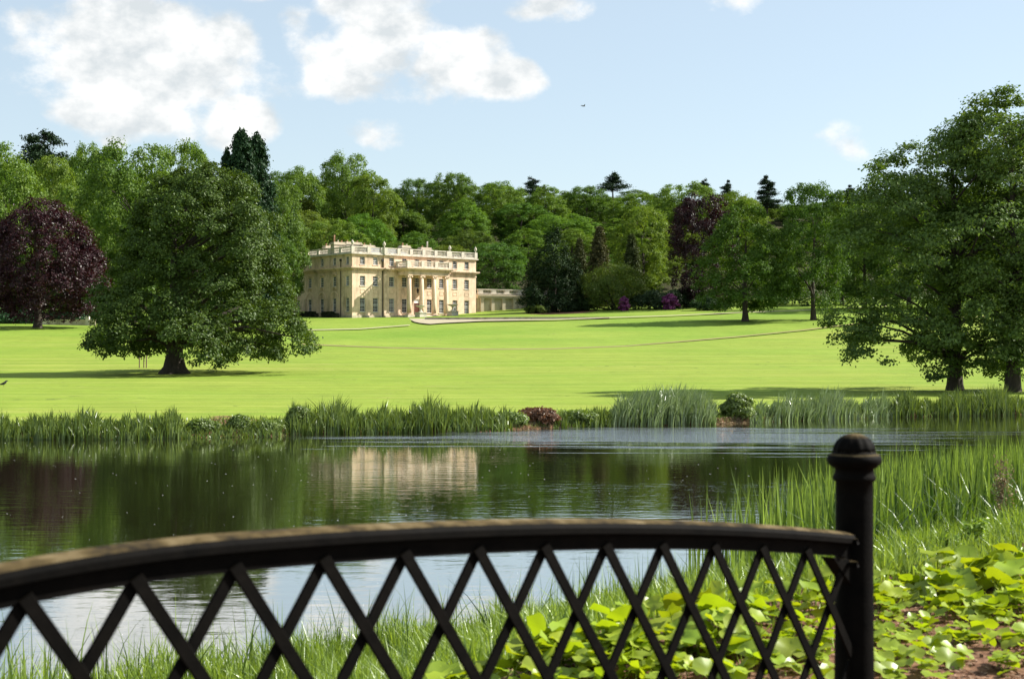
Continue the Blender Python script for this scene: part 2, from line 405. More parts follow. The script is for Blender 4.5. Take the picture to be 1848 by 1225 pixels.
def zg(X, Y):
    X = np.asarray(X, float); Y = np.asarray(Y, float)
    px = np.clip(pxof(X, Y), COLS[0], COLS[-1]); ci = np.interp(px, COLS, np.arange(5)); i0 = np.minimum(ci.astype(int), 3); f = sstep(ci - i0) * .5 + (ci - i0) * .5
    yi = np.clip(Y - 30, 0, len(TY) - 2.001); j = yi.astype(int); g = yi - j
    a = TAB[i0, j] * (1 - g) + TAB[i0, j + 1] * g; b = TAB[i0 + 1, j] * (1 - g) + TAB[i0 + 1, j + 1] * g
    zf = a * (1 - f) + b * f
    df = Y - np.interp(pxof(X, Y), *FSH)
    zfar = np.where(df > 0, zf * (0.35 * sstep(df / .5) + .65 * sstep(df / 4.5)), -1.2 * np.clip(-df / 3, 0, 1))
    dn = np.interp(X, *NSH) - Y
    wgt = .12 + .88 * sstep((X + 4.5) / 5.5)
    znear = np.where(dn > 0, 1.38 * sstep(dn / 8.5) * wgt + .05 * sstep(dn / .4), -1.2 * np.clip(-dn / 3, 0, 1))
    return np.where(Y < 36, znear, zfar)


def gz(x, y): return float(zg(x, y))


def solve_y(px, py):
    """distance at which the far ground shows at that row on that bearing"""
    ys = np.arange(70, 345, .5); xs = (px - CX) / F * ys; p = HZ - (zg(xs, ys) - EYE) * F / ys
    return float(np.interp(-py, -p, ys))


def at(px, py, Y): return ((px - CX) / F * Y, Y, EYE + (HZ - py) / F * Y)


def build_ground():
    u = np.linspace(-1, 1, 341); u = np.sign(u) * (np.abs(u) * .55 + .45 * np.abs(u) ** 3)
    ys = [-40, -20, -8]; y = -2.0
    while y < 1900:
        ys.append(y); y += .35 if y < 26 else (1.0 if y < 44 else (.5 if y < 78 else max(1.0, .011 * y)))
    ys = np.array(ys); U, Yg = np.meshgrid(u, ys); Xg = U * (np.abs(Yg) + 45)
    Z = zg(Xg, Yg); far = Yg > 120
    Z = Z + np.where(far, .25 * np.sin(Xg * .021 + 1.3) * np.sin(Yg * .017) * sstep((Yg - 120) / 100), 0) * (Yg < 300)
    nr, nc = Xg.shape; idx = np.arange(nr * nc).reshape(nr, nc)
    q = np.stack([idx[:-1, :-1], idx[:-1, 1:], idx[1:, 1:], idx[1:, :-1]], -1).reshape(-1, 4)
    me = np_mesh('ground', np.stack([Xg, Yg, Z], -1).reshape(-1, 3), q, M['ground'], True)
    px = pxof(Xg, Yg)
    ypath = np.interp(px, [p[0] for p in LOWPATH], [solve_y(*p) for p in LOWPATH])
    upper = sstep((Yg - ypath) / 3 + .5)
    dfar = Yg - np.interp(px, *FSH)
    bare = np.exp(-((px - 420) / 95) ** 2) + .75 * np.exp(-((px - 960) / 60) ** 2) + .35 * np.exp(-((px - 1290) / 30) ** 2)
    soil = np.where(Yg > 36, np.clip(bare * np.clip(1.25 - dfar / 5.5, 0, 1) + .8 * (dfar < .7), 0, 1), 0)
    dn = np.interp(Xg, *NSH) - Yg
    soil = np.where(Yg <= 36, np.clip(1.15 * sstep((dn - 6.2) / 2.5) + .7 * (dn < .6), 0, 1), soil)
    # bare earth under the yew right of the house
    mound = np.exp(-(((px - 1010) / 70) ** 2 + ((Yg - 336) / 16) ** 2) ** 2) * 1.0
    soil = np.maximum(soil, mound)
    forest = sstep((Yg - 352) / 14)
    for nm, a in (('upper', upper), ('soil', soil), ('forest', forest)):
        at_ = me.attributes.new(nm, 'FLOAT', 'POINT'); at_.data.foreach_set('value', a.ravel().astype(np.float32))
    o = link('ground', me); tag(o, 'mown parkland lawn and lake banks rising to the wood', kind='structure'); return o


LOWPATH = [(-200, 604), (300, 611), (540, 621), (600, 624), (700, 628), (870, 631), (1000, 630), (1130, 625), (1250, 615), (1340, 607), (1450, 596), (1540, 585), (1640, 577), (1900, 566)]
build_ground()

wv = [(-260, -40, 0), (260, -40, 0), (260, 90, 0), (-260, 90, 0)]
wo = MB().add(wv, [(0, 1, 2, 3)]).build('lake_water', M['water']); tag(wo, 'dark green lake reflecting the house and trees', kind='structure')


def ribbon(name, up, lo, mat, label, n=90, lift=.045):
    """sheet draped on the lawn between an upper and a lower edge, both given on bearings"""
    xs = np.linspace(max(up[0][0], lo[0][0]), min(up[-1][0], lo[-1][0]), n); V = []; Q = []; K = 4
    for p in xs:
        y1 = solve_y(p, np.interp(p, *zip(*up))); y0 = solve_y(p, np.interp(p, *zip(*lo)))
        for k in range(K + 1):
            yy = y0 + (y1 - y0) * k / K; x = (p - CX) / F * yy; V.append((x, yy, gz(x, yy) + lift))
    for i in range(n - 1):
        for k in range(K): a = i * (K + 1) + k; Q.append((a, a + K + 1, a + K + 2, a + 1))
    o = link(name, np_mesh(name, V, Q, mat, True)); tag(o, label, kind='structure'); return o


lp = [p for p in LOWPATH if p[0] > 450]
jit = random.Random(3)
ribbon('path', [(p[0], p[1] - .9) for p in lp], [(p[0], p[1] + .5) for p in lp], M['track'], 'worn earth line curving across the lawn', 160)
ribbon('drive', [(738, 575), (800, 575), (870, 576.5), (1000, 576), (1100, 572.5), (1200, 569.5), (1340, 563.5), (1440, 560), (1600, 552)],
       [(738, 575.5), (750, 582), (775, 585), (800, 583), (870, 579.5), (1000, 577.4), (1100, 573.7), (1200, 570.5), (1340, 564.4), (1440, 560.9), (1600, 552.8)], M['gravel'], 'gravel drive and forecourt in front of the house')
ribbon('footpath', [(520, 595.8), (650, 593), (740, 586)], [(520, 596.9), (650, 594.2), (742, 587)], M['gravel'], 'thin gravel footpath across the upper lawn')


# ------------------------------------------------------------------ the house
HW, HL, HROT = 35.7, 25.2, math.radians(40)
HZ0 = 10.3


def wall_open(mb, w, h, ops, depth=.32, z0=0.0, T=None):
    """wall in the plane y=0 (outside is -y), width w, with rectangular openings and reveals; T maps local points"""
    T = T or (lambda p: p)
    xs = sorted({0, w, *[o[0] for o in ops], *[o[1] for o in ops]}); zs = sorted({z0, h, *[o[2] for o in ops], *[o[3] for o in ops]})
    for i in range(len(xs) - 1):
        for j in range(len(zs) - 1):
            cx, cz = (xs[i] + xs[i + 1]) / 2, (zs[j] + zs[j + 1]) / 2
            if any(o[0] < cx < o[1] and o[2] < cz < o[3] for o in ops): continue
            mb.add([T(p) for p in ((xs[i], 0, zs[j]), (xs[i + 1], 0, zs[j]), (xs[i + 1], 0, zs[j + 1]), (xs[i], 0, zs[j + 1]))], [(0, 1, 2, 3)])
    for (a, b, c, d) in ops:
        for quad in (((a, 0, c), (a, depth, c), (a, depth, d), (a, 0, d)), ((b, 0, d), (b, depth, d), (b, depth, c), (b, 0, c)),
                     ((a, 0, d), (a, depth, d), (b, depth, d), (b, 0, d)), ((a, 0, c), (b, 0, c), (b, depth, c), (a, depth, c))):
            mb.add([T(p) for p in quad], [(0, 1, 2, 3)])


WIN = {}


def window_meshes(w, h, nx, nz):
    k = (w, h, nx, nz)
    if k in WIN: return WIN[k]
    fr = MB(); t = .08
    fr.box(-w / 2, -w / 2 + t, 0, .09, 0, h).box(w / 2 - t, w / 2, 0, .09, 0, h).box(-w / 2 + t, w / 2 - t, 0, .09, 0, t).box(-w / 2 + t, w / 2 - t, 0, .09, h - t, h)
    fr.box(-w / 2 + t, w / 2 - t, .003, .08, h / 2 - .04, h / 2 + .04)
    gb = MB()
    for i in range(1, nx):
        x = -w / 2 + w * i / nx; gb.box(x - .022, x + .022, .02, .07, t, h - t)
    for j in range(1, nz):
        if abs(j / nz - .5) < .01: continue
        z = h * j / nz; gb.box(-w / 2 + t, w / 2 - t, .023, .067, z - .022, z + .022)
    gl = MB().add([(-w / 2 + t, .05, t), (w / 2 - t, .05, t), (w / 2 - t, .05, h - t), (-w / 2 + t, .05, h - t)], [(0, 1, 2, 3)])
    si = MB().box(-w / 2 - .14, w / 2 + .14, -.36, 0, -.17, -.005)
    WIN[k] = (fr.mesh('window', M['white']), gb.mesh('glazing_bar', M['white']), gl.mesh('pane', M['glass']), si.mesh('sill', M['stone_pale']))
    return WIN[k]


def add_window(house, x, y, z, rz, w, h, nx, nz, recess=.2):
    fr, gb, gl, si = window_meshes(w, h, nx, nz)
    d = Vector((-math.sin(rz), math.cos(rz), 0)) * recess
    o = link('window', fr, house, (x + d.x, y + d.y, z), rz)
    link('glazing_bar', gb, o); link('pane', gl, o); s = link('sill', si, o, (0, -recess + .25, 0))
    return o


BAL = MB()
BAL.lathe([(.07, 0), (.07, .08), (.04, .12), (.10, .38), (.05, .68), (.04, .74), (.07, .80), (.07, .88)], 6, caps=False)
BALV = np.array(BAL.v); BALF = BAL.f


def balustrade(name, house, p0, p1, z, h, ped, solid=None):
    """run of balusters between pedestals from p0 to p1 (local xy); ped = positions of pedestals along it"""
    p0 = Vector((*p0, 0)); p1 = Vector((*p1, 0)); d = p1 - p0; ln = d.length; d.normalize(); ang = math.atan2(d.y, d.x)
    root = link(name, MB().box(0, ln, -.22, .22, 0, .30).box(0, ln, -.19, .19, h - .2, h).mesh(name, M['stone_pale']), house, (p0.x, p0.y, z), ang)
    pm = MB().box(-.42, .42, -.26, .26, .0, h + .02).box(-.44, .44, -.28, .28, h + .022, h + .05).mesh('pedestal', M['stone_pale'])
    for s in ped: link('pedestal', pm, root, (s, 0, 0))
    bm_ = MB(); s = .25; sc = (h - .5) / .88
    while s < ln - .1:
        if all(abs(s - q) > .5 for q in ped):
            bm_.add([(v[0] * 1.15 + s, v[1] * 1.15, v[2] * sc + .30) for v in BALV], BALF, True)
        s += .30
    b = bm_.build('balusters', M['stone_pale'], root); tag(b, kind='stuff')
    return root


URN = [(.20, 0), (.20, .10), (.10, .16), (.10, .28), (.30, .50), (.36, .72), (.34, .90), (.26, .98), (.30, 1.02), (.20, 1.12), (.10, 1.25), (.05, 1.40)]


def build_house():
    X0, Y0 = (635.6 - CX) / F * 325, 325.0
    H = empty('country_house', (X0, Y0, HZ0), HROT)
    tag(H, 'honey coloured stone country house with columned portico and roof balustrade', 'house')
    HT = 14.7
    mid = HW / 2; fb = [mid + o for o in (-15.02, -11.45, -7.2, -3.6, 0, 3.6, 7.2, 11.45, 15.02)]
    sb = [2.0, 7.36, 12.6, 17.84, 23.0]
    W0, W1, W2 = (1.46, 3.15, 1.47), (1.44, 2.2, 7.37), (1.36, 1.78, 12.18)   # width, height, sill level
    # front in three stretches, the middle one standing proud
    ca, cb = 8.5, HW - 8.5; pr = .35
    wall = MB()
    for (a, b, yo) in ((0, ca, 0), (ca, cb, -pr), (cb, HW, 0)):
        ops = []
        for i, x in enumerate(fb):
            if a < x < b:
                for (w, h, z) in (W0, W1, W2):
                    if i == 4 and z < 2: ops.append((x - a - .85, x - a + .85, .95, 4.6)); continue
                    ops.append((x - a - w / 2, x - a + w / 2, z, z + h))
        wall_open(wall, b - a, HT, ops, T=lambda p, a=a, yo=yo: (p[0] + a, p[1] + yo, p[2]), z0=-1.5)
    for x, s in ((ca, 1), (cb, -1)): wall.add([(x, 0, -1.5), (x, -pr, -1.5), (x, -pr, HT), (x, 0, HT)], [(0, 1, 2, 3)])
    # side wall (x = 0 plane, outside is -x), back and far end
    ops = [(HL - y - w / 2, HL - y + w / 2, z, z + h) for y in sb for (w, h, z) in (W0, W1, W2)]
    wall_open(wall, HL, HT, ops, T=lambda p: (p[1], HL - p[0], p[2]), z0=-1.5)
    wall.add([(HW, 0, -1.5), (HW, HL, -1.5), (HW, HL, HT), (HW, 0, HT)], [(0, 1, 2, 3)])
    wall.add([(HW, HL, -1.5), (0, HL, -1.5), (0, HL, HT), (HW, HL, HT)], [(0, 1, 2, 3)])
    # dark rooms behind the glass: one inner back
    wall.build('wall', M['stone'], H)
    for i, x in enumerate(fb):
        y = -pr if ca < x < cb else 0
        for k, (w, h, z) in enumerate((W0, W1, W2)):
            if i == 4 and k == 0: continue
            add_window(H, x, y, z, 0, w, h, 3, (5, 4, 4)[k])
    for y in sb:
        for k, (w, h, z) in enumerate((W0, W1, W2)): add_window(H, 0, y, z, -math.pi / 2, w, h, 3, (5, 4, 4)[k])
    # door
    d = MB().box(mid - .8, mid + .8, -pr + .22, -pr + .30, .95, 3.7).build('door', M['doorwood'], H)
    pn = MB()
    for sx in (-1, 1):
        for z in (1.15, 2.05, 2.95): pn.box(mid + sx * .4 - .26, mid + sx * .4 + .26, -pr + .18, -pr + .219, z, z + .7)
    pn.build('panel', M['doorwood'], d)
    fl = MB().box(mid - .85, mid + .85, -pr + .2, -pr + .28, 3.703, 3.82).box(mid - .8, mid + .8, -pr + .25, -pr + .27, 3.82, 4.6); fl.build('fanlight', M['white'], H)
    # courses and cornices; each runs round the front and the side
    def course(name, z0, z1, out, mat=M['stone']):
        mb = MB()
        mb.box(-out, ca - .001, -out, .1, z0, z1).box(ca, cb, -pr - out, -pr + .1, z0, z1).box(cb + .001, HW + out, -out, .1, z0, z1)
        mb.box(-out, .1, .1005, HL + out, z0, z1).box(HW - .1, HW + out, .1005, HL + out, z0, z1)
        return mb.build(name, mat, H)
    course('plinth', -1.49, .62, .12, M['stone_old'])
    course('architrave', 10.25, 10.55, .10); course('frieze_fillet', 10.96, 11.10, .22)
    course('cornice', 11.102, 11.32, .55); course('cornice', 11.322, 11.55, .72)
    course('parapet_cornice', 14.30, 14.46, .25); course('parapet_cornice', 14.462, 14.68, .45, M['stone_pale'])
    dn = MB(); s = .2
    while s < HW:
        y = -pr if ca < s < cb else 0
        if not (12 < s < 24): dn.box(s, s + .22, y - .42, y - .1, 10.78, 10.955)
        s += .5
    s = .3
    while s < HL: dn.box(-.42, -.1, s, s + .22, 10.78, 10.955); s += .5
    tag(dn.build('dentils', M['stone'], H), kind='stuff')
    # first floor sill blocks and blank panels under the first-floor windows
    pan = MB().box(-.62, .62, -.05, 0, 0, .10).box(-.62, -.54, -.05, 0, -.75, -.002).box(.54, .62, -.05, 0, -.75, -.002).box(-.62, .62, -.05, 0, -.85, -.752).mesh('wall_panel', M['stone'])
    for i, x in enumerate(fb):
        link('wall_panel', pan, H, (x, -pr if ca < x < cb else 0, 6.45))
    # side: window cornices, arches and string course
    hood = MB().box(-.95, .95, -.34, 0, 0, .16).box(-.85, .85, -.2, 0, -.2, -.002).mesh('window_hood', M['stone'])
    sill2 = MB().box(-.95, .95, -.25, 0, -.2, 0).box(-.85, -.65, -.16, 0, -.55, -.202).box(.65, .85, -.16, 0, -.55, -.202).mesh('window_bracket', M['stone'])
    arch = MB(); n = 14
    for k in range(n):
        a0, a1 = math.pi * k / n, math.pi * (k + 1) / n; vs_ = []
        for yy in (-.14, 0):
            for r in (1.28, 1.55):
                for a in (a0, a1): vs_.append((r * math.cos(a), yy, r * math.sin(a)))
        arch.add(vs_, [(0, 1, 3, 2), (2, 3, 7, 6), (4, 6, 7, 5), (0, 4, 5, 1)])
    arch_m = arch.mesh('arch_moulding', M['stone'])
    for y in sb[1:4]:
        link('window_hood', hood, H, (0, y, 9.95), -math.pi / 2); link('window_bracket', sill2, H, (0, y, 7.2), -math.pi / 2)
        link('arch_moulding', arch_m, H, (0, y, 4.7), -math.pi / 2)
    edges = [5.2] + [v for y in sb[1:4] for v in (y - 1.55, y + 1.55)] + [20.2]
    for i in range(0, len(edges), 2):
        MB().box(-.14, -.002, edges[i], edges[i + 1], 4.55, 4.72).build('string_course', M['stone'], H)
        MB().box(-.09, -.003, edges[i] + .1, edges[i + 1] - .1, .625, 4.548).build('pier', M['stone'], H)
    # downpipes
    for (x, y, ang) in ((-.14, 4.5, 0), (8.2, -.14, 0)):
        MB().tube([(x, y, .3), (x, y, 13.0)], [.085, .085], 8).box(x - .22, x + .22, y - .22, y + .22, 13.0, 13.5).build('downpipe', M['iron_pipe'], H)
    # roof, balustrade, urns
    MB().box(.1, HW - .1, .1, HL - .1, 14.2, 14.75).build('roof', M['lead'], H)
    rl = MB(); xa, xb, ya, yb = 9.5, 21.5, 6.0, 15.0
    rl.add([(xa, ya, 14.76), (xb, ya, 14.76), (xb, yb, 14.76), (xa, yb, 14.76), (xa + 1.5, ya + 3.5, 16.9), (xb - 1.5, ya + 3.5, 16.9), (xb - 1.5, yb - 3.5, 16.9), (xa + 1.5, yb - 3.5, 16.9)],
           [(0, 1, 5, 4), (1, 2, 6, 5), (2, 3, 7, 6), (3, 0, 4, 7), (4, 5, 6, 7)])
    rl.build('rooflight', M['lead'], H)
    zb, hb = 14.684, 1.5
    balustrade('balustrade', H, (0, -.05), (ca, -.05), zb, hb, [.05, 4.4, ca - .4])
    balustrade('balustrade', H, (ca, -pr - .05), (cb, -pr - .05), zb, hb, [.35, 4.0, 7.55, 11.15, 14.7, 18.35])
    balustrade('balustrade', H, (cb, -.05), (HW, -.05), zb, hb, [.5, 4.3, HW - cb - .2])
    balustrade('balustrade', H, (-.05, .3), (-.05, HL), zb, hb, [4.2, 8.9, 13.6, 18.3, 23.0])
    balustrade('balustrade', H, (HW + .05, .3), (HW + .05, HL), zb, hb, [4.2, 8.9, 13.6, 18.3, 23.0])
    um = MB().lathe(URN, 14).mesh('urn', M['stone_pale'])
    for (x, y) in ((.05, -.05), (ca + .0, -pr - .05), (cb + .5, -.05), (HW - .2, -.05)): link('urn', um, H, (x, y, zb + hb + .05))
    # chimney stacks with pots
    def stack(x, y, w, dpt, h, pots):
        o = MB().box(-w / 2, w / 2, -dpt / 2, dpt / 2, 0, h).box(-w / 2 - .2, w / 2 + .2, -dpt / 2 - .2, dpt / 2 + .2, h + .002, h + .3).box(-w / 2 - .05, w / 2 + .05, -dpt / 2 - .05, dpt / 2 + .05, h + .302, h + .6).build('chimney', M['stone_old'], H, (x, y, 14.75))
        for k, ph in enumerate(pots):
            MB().lathe([(.2, 0), (.17, ph * .85), (.21, ph)], 8).build('chimney_pot', M['brickpot'] if k % 2 == 0 else M['stone_pale'], o, (-w / 2 + w * (k + .5) / len(pots), 0, h + .6))
    stack(1.4, 8.0, 3.0, 1.5, 2.2, (1.6, .5, .5)); stack(9.0, 13.5, 4.2, 1.6, 2.9, (.4, .5, .4)); stack(12.6, 12.5, 3.4, 1.5, 2.3, (.5, .4))
    stack(21.0, 9.0, 2.4, 1.3, 2.4, (.6, .4)); stack(27.0, 9.0, 3.0, 1.4, 2.2, (.4, 1.5)); stack(4.5, 17, 2, 1.2, 2.0, (.5, .6))
    # portico
    pd = 4.2; py0 = -pr - pd; off = (-5.3, -1.77, 1.77, 5.3)
    MB().box(mid - 6.3, mid + 6.3, py0 - .85, -pr - .125, -1.4, .72).build('podium', M['stone_pale'], H)
    for k in range(4):
        MB().box(mid - 3.6, mid + 3.6, py0 - 1.2 - .35 * k, py0 - .852 - .35 * k, -1.4, .56 - .17 * k).build('step', M['stone_pale'], H)
    sh = MB().lathe([(.52, .45), (.53, 2.8), (.51, 5.0), (.45, 8.55)], 18).mesh('column', M['stone'])
    cap = MB().lathe([(.45, 8.552), (.50, 8.62), (.47, 8.68), (.60, 8.95), (.62, 9.0)], 16).box(-.62, .62, -.62, .62, 9.002, 9.22)
    for sx in (-1, 1):
        for sy in (-1, 1): cap.tube([(sx * .52, sy * .62, 8.86), (sx * .52, sy * .30, 8.86)], [.2, .2], 10)
    cap = cap.mesh('capital', M['stone']); bs = MB().box(-.72, .72, -.72, .72, 0, .18).lathe([(.70, .182), (.74, .24), (.66, .32), (.60, .34), (.62, .42), (.54, .449)], 16).mesh('column_base', M['stone'])
    for o_ in off:
        c = link('column', sh, H, (mid + o_, py0, .72)); link('capital', cap, c); link('column_base', bs, c)
    pil = MB().box(-.5, .5, -.16, -.002, .2, 9.0).box(-.6, .6, -.22, -.001, 9.002, 9.22).mesh('pilaster', M['stone'])
    for o_ in (-5.3, 5.3): link('pilaster', pil, H, (mid + o_, -pr, .72))
    ent = MB(); x0, x1 = mid - 5.95, mid + 5.95; e0 = 9.945
    ent.box(x0, x1, py0 - .55, -pr - .725, e0, e0 + .38).box(x0 + .04, x1 - .04, py0 - .5, -pr - .725, e0 + .382, e0 + 1.0)
    ent.box(x0 - .25, x1 + .25, py0 - .8, -pr - .726, e0 + 1.002, e0 + 1.2).box(x0 - .65, x1 + .65, py0 - 1.2, -pr - .728, e0 + 1.202, e0 + 1.42).box(x0 - .8, x1 + .8, py0 - 1.35, -pr - .727, e0 + 1.422, e0 + 1.66)
    ent.build('entablature', M['stone'], H)
    dm = MB(); s = x0
    while s < x1: dm.box(s, s + .2, py0 - .76, py0 - .51, e0 + .82, e0 + 1.0); s += .46
    tag(dm.build('dentils', M['stone'], H), kind='stuff')
    zp = e0 + 1.664
    balustrade('balcony_balustrade', H, (x0 - .3, py0 - .55), (x1 + .3, py0 - .55), zp, 1.5, [.3, 4.3, 8.2, 12.2])
    balustrade('balcony_balustrade', H, (x0 - .0, -pr - .1), (x0 - .0, py0 - .2), zp, 1.5, [.5])
    balustrade('balcony_balustrade', H, (x1 + .0, -pr - .1), (x1 + .0, py0 - .2), zp, 1.5, [.5])

    def w2(lx, ly): return (X0 + lx * math.cos(HROT) - ly * math.sin(HROT), Y0 + lx * math.sin(HROT) + ly * math.cos(HROT))
    # lantern hanging in the portico
    x, y = w2(mid - 1.4, -pr - 2.2)
    lan = empty('lantern', (x, y, HZ0 + 5.9)); tag(lan, 'black hanging lantern between the portico columns above the door', 'lantern')
    MB().lathe([(.18, 0), (.30, .75), (.34, .8), (.08, 1.15)], 6, smooth=False).build('lamp_body', M['iron_pipe'], lan)
    MB().tube([(0, 0, 1.1), (0, 0, 3.9)], [.03, .03], 6).build('chain', M['iron_pipe'], lan)
    # wide stone bowls on pedestals either side of the steps
    for k, (dx, lab) in enumerate(((-4.55, 'wide stone bowl on a pedestal nearest the front door steps'), (4.6, 'wide stone bowl on a pedestal before the farthest portico column'))):
        x, y = w2(mid + dx, py0 - 3.4); b = empty('stone_tazza', (x, y, gz(x, y)), HROT); tag(b, lab, 'urn', 'stone bowls before the portico')
        MB().box(-.95, .95, -.95, .95, -.3, .9).box(-1.1, 1.1, -1.1, 1.1, .902, 1.08).build('pedestal', M['stone_pale'], b)
        MB().lathe([(.55, 1.082), (.5, 1.25), (.20, 1.45), (.20, 1.95), (.40, 2.15), (1.15, 2.45), (1.25, 2.62), (1.2, 2.66), (1.0, 2.5)], 18).build('bowl', M['stone_pale'], b)
    # clipped hedges along the side wall
    for k, (y, ln, hh) in enumerate(((21.5, 3.4, 1.0), (18.6, 1.5, 1.0), (14.6, 4.0, 1.15), (12.0, 1.1, .8), (6.6, 4.0, 1.25), (3.6, 1.7, .95))):
        x, yy = w2(-2.2, y); hedge(x, yy, HROT + math.pi / 2, ln, 1.2, hh, k)
    # screen wing to the right
    wx, wy = at(861, 572, 351)[:2]; wr = math.radians(27)
    WG = empty('screen_wall', (wx, wy, HZ0 + .2), wr); tag(WG, 'long weathered stone screen wall with pilasters joining the right end of the house', 'wall')
    wl, wh = 27.0, 7.5
    wb = MB(); ops = [(12.2, 14.2, .9, 4.9)]
    wall_open(wb, wl, 6.2, ops, z0=-2, depth=.8); wb.box(0, wl, .805, 1.5, -2, 6.19); wb.build('wall', M['stone_old'], WG)
    MB().box(-.1, wl, -.18, .1, -1.9, 1.7).build('plinth', M['stone_old'], WG)
    pm = MB().box(-.42, .42, -.5, -.002, 1.72, 4.9).box(-.52, .52, -.6, -.001, 4.902, 5.2).mesh('pilaster', M['stone_old'])
    for s in (1.2, 4.1, 7.1, 10.1, 16.0, 19.0, 22.0, 25.0): link('pilaster', pm, WG, (s, 0, 0))
    MB().box(-.1, wl, -.75, 1.5, 5.22, 5.7).box(-.1, wl, -1.0, 1.5, 5.702, 6.05).build('cornice', M['stone_old'], WG)
    MB().box(0, wl, -.35, .3, 6.2, 6.45).box(0, wl, -.35, .3, 7.2, 7.45).build('parapet', M['stone_pale'], WG)
    pm = MB().box(-.7, .7, -.3, .2, 6.452, 7.198).mesh('parapet_block', M['stone_pale'])
    for s in np.arange(.8, wl, 3.6): link('parapet_block', pm, WG, (s, 0, 0))
    b2 = MB(); s = .2
    while s < wl - .2:
        b2.add([(v[0] + s, v[1], v[2] * .85 + 6.451) for v in BALV], BALF, True); s += .33
    tag(b2.build('balusters', M['stone_pale'], WG), kind='stuff')
    # low retaining kerb along the drive
    kb = MB(); pts = [(769, 576.4), (870, 576.4), (960, 575.4), (1040, 573.8), (1100, 572.6)]; q = []
    for (p, r) in pts:
        yy = solve_y(p, r); x = (p - CX) / F * yy; q.append((x, yy, gz(x, yy) - .36 * max(0, (p - 960) / 140)))
    for a, b in zip(q[:-1], q[1:]):
        va = Vector(a); vb = Vector(b); dd = (vb - va); nn = Vector((-dd.y, dd.x, 0)).normalized() * .5
        vs_ = []
        for p_ in (va, vb):
            for s_ in (-1, 1):
                for hh in (-.3, .42): vs_.append((p_.x + nn.x * s_, p_.y + nn.y * s_, p_.z + hh))
        kb.add(vs_, [(0, 4, 5, 1), (2, 3, 7, 6), (1, 5, 7, 3), (0, 2, 6, 4), (0, 1, 3, 2), (4, 6, 7, 5)])
    tag(kb.build('terrace_kerb', M['stone_old']), 'low dark-faced stone kerb along the drive before the house', 'kerb')


# ------------------------------------------------------------------ leaf and tree builders
def leaf_cards(C, Nrm, size, r, asp=.62):
    """one small four-cornered leaf per centre, facing roughly Nrm"""
    n = len(C); Nrm = norm(Nrm); t = norm(np.cross(Nrm, norm(r.normal(size=(n, 3))))); s = np.cross(Nrm, t)
    a = (size * r.uniform(.65, 1.35, n))[:, None] * .5; b = a * asp
    fold = Nrm * (a * .18)
    V = np.stack([C - t * a, C + s * b + fold, C + t * a, C - s * b + fold], 1).reshape(-1, 3)
    return V, np.arange(n * 4).reshape(-1, 4)


def sphere_dirs(n, r, up=0.0):
    v = r.normal(size=(n, 3)); v[:, 2] += up; return norm(v)


def make_crown(r, env, z0, z1, nl, lobe_r, nc, cr, nleaf, ls, flat=.8, droop=.0, inner=.18, lean=None, upb=.35, jitter=.18, cflat=.7, keep=None):
    """env(t, theta) -> radius of the crown at relative height t; boughs (lobes) fill it, each carries sprays (clumps) of leaves"""
    L_ = []; tries = 0
    while len(L_) < nl and tries < nl * 30:
        tries += 1
        t = r.random(); th = r.random() * 2 * math.pi; R = env(t, th)
        if r.random() > (R / env.max) ** .8: continue
        lr = lobe_r * r.uniform(.65, 1.25)
        rad = max(R * (1 + min(max(r.normal(), -1.6), .75) * jitter * .5) - lr * .75, 0) * (1 - inner * (r.random() < .3) * r.random() * 2)
        z = z0 + (z1 - z0) * t
        z = min(z, z1 - lr * flat * .7)
        c = np.array([rad * math.cos(th), rad * math.sin(th), z])
        if lean is not None: c[:2] += lean(t)
        if L_ and min(np.linalg.norm((c - q[0]) / np.array([1, 1, flat])) - .62 * (lr + q[1]) * .8 for q in L_[-400:]) < 0 and tries < nl * 22: continue
        L_.append((c, lr, th, t))
    cen = np.array([l[0] for l in L_]); lrs = np.array([l[1] for l in L_]); n = len(L_)
    # sprays over each bough's outside
    out = norm(np.stack([np.cos([l[2] for l in L_]), np.sin([l[2] for l in L_]), np.full(n, upb)], 1))
    d = norm(sphere_dirs(n * nc, r).reshape(n, nc, 3) + out[:, None, :] * .5 + np.array([0, 0, .5]))
    rr = r.uniform(.78, 1.06, (n, nc, 1))
    cp = cen[:, None, :] + d * rr * lrs[:, None, None] * np.array([1, 1, flat])
    if droop:
        hd = np.linalg.norm(d[..., :2], axis=-1) * rr[..., 0]; cp[..., 2] -= droop * lrs[:, None] * hd ** 2
    cp = cp.reshape(-1, 3); d = d.reshape(-1, 3)
    k = len(cp)
    lp_ = cp[:, None, :] + r.normal(size=(k, nleaf, 3)) * cr * np.array([1, 1, cflat])
    nn = norm(d[:, None, :] * .85 + np.array([0, 0, .35]) + r.normal(size=(k, nleaf, 3)) * .42)
    C = lp_.reshape(-1, 3); Nn = nn.reshape(-1, 3)
    if keep is not None:
        kk = keep(C); C = C[kk]; Nn = Nn[kk]
    V, Q = leaf_cards(C, Nn, ls, r)
    return V, Q, cen, lrs


